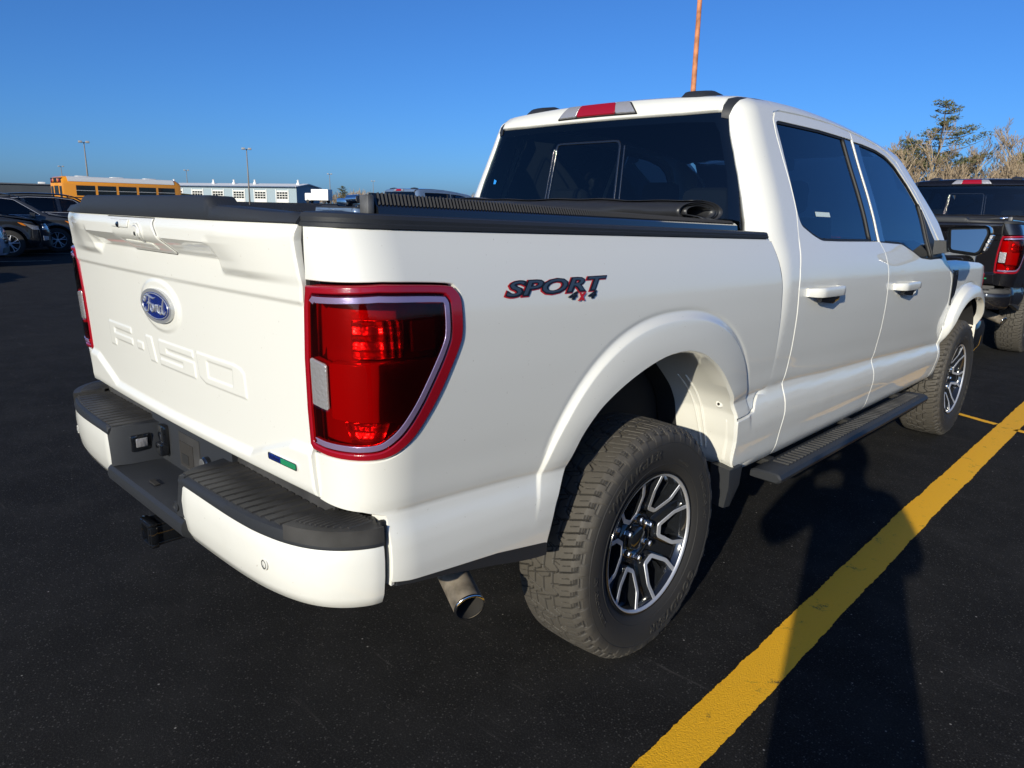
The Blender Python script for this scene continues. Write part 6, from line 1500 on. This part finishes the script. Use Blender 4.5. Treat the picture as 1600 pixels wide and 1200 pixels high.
mass('undergrowth',(-22,5),(80,104),(.6,3.4),15000,UG,'red-brown winter brush under the bare trees at the right',.85)
mass('twig_thicket',(-21,2),(88,112),(4.5,7.0),70000,TW,'pale tangle of twigs between the bare tree trunks at the right',.75)
mass('far_woods',(-62,-22),(245,290),(1.5,3.6),7000,TW,'far brown woods on the horizon right of the garage building',2.0)
mass('distant_woods',(8,262),(240,310),(2,7),16000,NE,'distant dark treeline all round the parking lot',2.2)
# ------------------------------------------------------------------ the photographer, who throws the long shadow
SKIN=mat('skin',(.45,.27,.19),rough=.5);COAT=mat('dark_winter_coat',(.03,.032,.04),rough=.85,bump=(40,.3,4,.004));JEAN=mat('blue_jeans',(.05,.07,.12),rough=.9);HAIR=mat('brown_hair',(.05,.032,.02),rough=.7);SHOE=mat('black_shoes',(.015,.015,.015),rough=.5);PHONE=mat('black_phone',(.01,.01,.012),rough=.2)
def skin(name,verts,edges,rad,m,parent,root=0,sub=2):
    me=bpy.data.meshes.new(name);me.from_pydata(verts,edges,[]);me.update();o=bpy.data.objects.new(name,me);link(o,parent);me.materials.append(m)
    md=o.modifiers.new('skin','SKIN');md.use_smooth_shade=True
    for i,v in enumerate(me.skin_vertices[0].data): r=rad[i];v.radius=(r,r) if np.isscalar(r) else r;v.use_root=(i==root)
    s=o.modifiers.new('sub','SUBSURF');s.levels=sub;s.render_levels=sub;return o
ph=Vector(CAMP)-_f*.024
pers=empty('person',(2.47,-2.28,0),R(30));tag(pers,'photographer in a dark coat holding up a phone, whose shadow falls across the yellow line','person')
inv=Matrix.Rotation(-R(30),4,'Z')@Matrix.Translation((-2.47,2.28,0))
HL=inv@(ph-_r2*.078-_f*.012-_u2*.015);HR=inv@(ph+_r2*.078-_f*.012-_u2*.015)
# body: pelvis, spine, neck, head, legs (continuous)
bv=[(0,0,.95),(0,-.01,1.12),(0,-.015,1.30),(0,-.01,1.43),(0,0,1.50),(0,.03,1.60),(0,.04,1.70),(.10,0,.88),(.11,.02,.50),(.11,0,.09),(.115,.14,.045),(-.10,0,.88),(-.11,.03,.50),(-.12,0,.09),(-.125,.14,.045)]
be=[(0,1),(1,2),(2,3),(3,4),(4,5),(5,6),(0,7),(7,8),(8,9),(9,10),(0,11),(11,12),(12,13),(13,14)]
br_=[(.16,.12),(.15,.115),(.17,.12),(.13,.09),(.058,.06),(.075,.092),(.068,.085),.095,.065,.045,.040,.095,.065,.045,.040]
skin('body',bv,be,br_,JEAN,pers)
def arm(sx,H):
    sh=Vector((sx*.17,0,1.42));el=Vector((sx*.36 if sx<0 else .25,.08,1.22 if sx<0 else 1.16));h=Vector(H);w=h+(el-h).normalized()*.085
    return sh,el,w,h
cv=[(0,0,.60),(0,0,.80),(0,0,.98),(0,-.01,1.12),(0,-.015,1.30),(0,-.01,1.43)];ce=[(0,1),(1,2),(2,3),(3,4),(4,5)];cr_=[(.235,.19),(.23,.18),(.22,.165),(.215,.16),(.225,.16),(.125,.10)]
for sx,H in((-1,HL),(1,HR)):
    sh,el,w,h=arm(sx,H);k=len(cv);cv+=[tuple(sh),tuple(sh.lerp(el,.5)),tuple(el),tuple(el.lerp(w,.5)),tuple(w)];ce+=[(4,k),(k,k+1),(k+1,k+2),(k+2,k+3),(k+3,k+4)];cr_+=[.10,.092,.082,.070,.056]
skin('coat',cv,ce,cr_,COAT,pers)
for sx,H in((-1,HL),(1,HR)):
    sh,el,w,h=arm(sx,H);d=(h-w).normalized();f3=inv.to_3x3()@_f;r3_=(inv.to_3x3()@_r2)*(-sx);u3=inv.to_3x3()@_u2
    hv=[tuple(w-d*.03),tuple(w+d*.03),tuple(h)];he=[(0,1),(1,2)];hr=[(.024,.018),(.030,.016),(.034,.014)]
    for i,(o_,L) in enumerate(((.030,.062),(.010,.070),(-.011,.066),(-.031,.052))):
        b0=h+u3*o_*.9-f3*.004;k=len(hv);m1=b0+r3_*L*.45-f3*.012;m2=b0+r3_*L*.9-f3*.010;hv+=[tuple(b0),tuple(m1),tuple(m2)];he+=[(2,k),(k,k+1),(k+1,k+2)];hr+=[.0095,.0088,.0078]
    k=len(hv);t0=h-u3*.03-f3*.02;hv+=[tuple(t0),tuple(t0+r3_*.03-f3*.012+u3*.01),tuple(t0+r3_*.055-f3*.010+u3*.018)];he+=[(1,k),(k,k+1),(k+1,k+2)];hr+=[.011,.010,.009]
    skin('hand',hv,he,hr,SKIN,pers,1,1)
hd=MB()
bm=bmesh.new();bmesh.ops.create_uvsphere(bm,u_segments=28,v_segments=20,radius=1)
for v in bm.verts:
    x,y,z=v.co;w=.076*(1-.22*max(0,-z)**1.5);v.co=(x*w,y*.098+(.012*max(0,y) if z<-.2 else 0),z*.118)
    if y>.75 and abs(x)<.22 and -.28<z<.12: v.co.y+=.020*(1-abs(x)/.22)*(1-abs(z+.1)/.3)
    if y>.6 and .05<z<.25 and .18<abs(x)<.55: v.co.y-=.008
V=np.array([v.co[:] for v in bm.verts])+np.array([0,.045,1.655]);F=[tuple(v.index for v in f.verts) for f in bm.faces];bm.free()
head=mk('head',V,F,SKIN,pers)
b=MB()
for sx in(-1,1): b.lathe([(-.012,.012),(.0,.014),(.006,.010),(.008,0)],'y',(sx*.031,.128,1.672),14)
b.obj('eye',mat('eye_white',(.7,.7,.7),rough=.2),head)
b=MB();b.tube([(-.025,.128,1.600),(0,.137,1.598),(.025,.128,1.600)],[.003,.007,.003],8);b.obj('mouth',mat('lips',(.35,.13,.11),rough=.5),head)
for sx in(-1,1):
    b=MB();b.box((sx*.078,.035,1.655),(.016,.04,.062),r=.008);b.obj('ear',SKIN,head)
bm=bmesh.new();bmesh.ops.create_uvsphere(bm,u_segments=28,v_segments=18,radius=1)
V=[];ix={}
for v in bm.verts:
    x,y,z=v.co
    if z>-.55+.95*max(0,y)+.0: ix[v.index]=len(V);V.append((x*.086,y*.108+.040,z*.128+1.662))
F=[tuple(ix[v.index] for v in f.verts) for f in bm.faces if all(v.index in ix for v in f.verts)];bm.free();mk('hair',V,F,HAIR,head)
for sx in(-1,1):
    V,F=rbox((.10,.28,.09),.03);mk('shoe',V+np.array([sx*.115,.06,.047]),F,SHOE,pers)
phn=empty('phone',tuple(ph));phn.matrix_world=Matrix(((_r2.x,_u2.x,-_f.x,ph.x),(_r2.y,_u2.y,-_f.y,ph.y),(_r2.z,_u2.z,-_f.z,ph.z),(0,0,0,1)))
V,F=rbox((.155,.074,.008),.004);mk('phone_body',V-np.array([.0,.0,0]),F,PHONE,phn);tag(phn,'black phone held level in both hands by the photographer','phone')
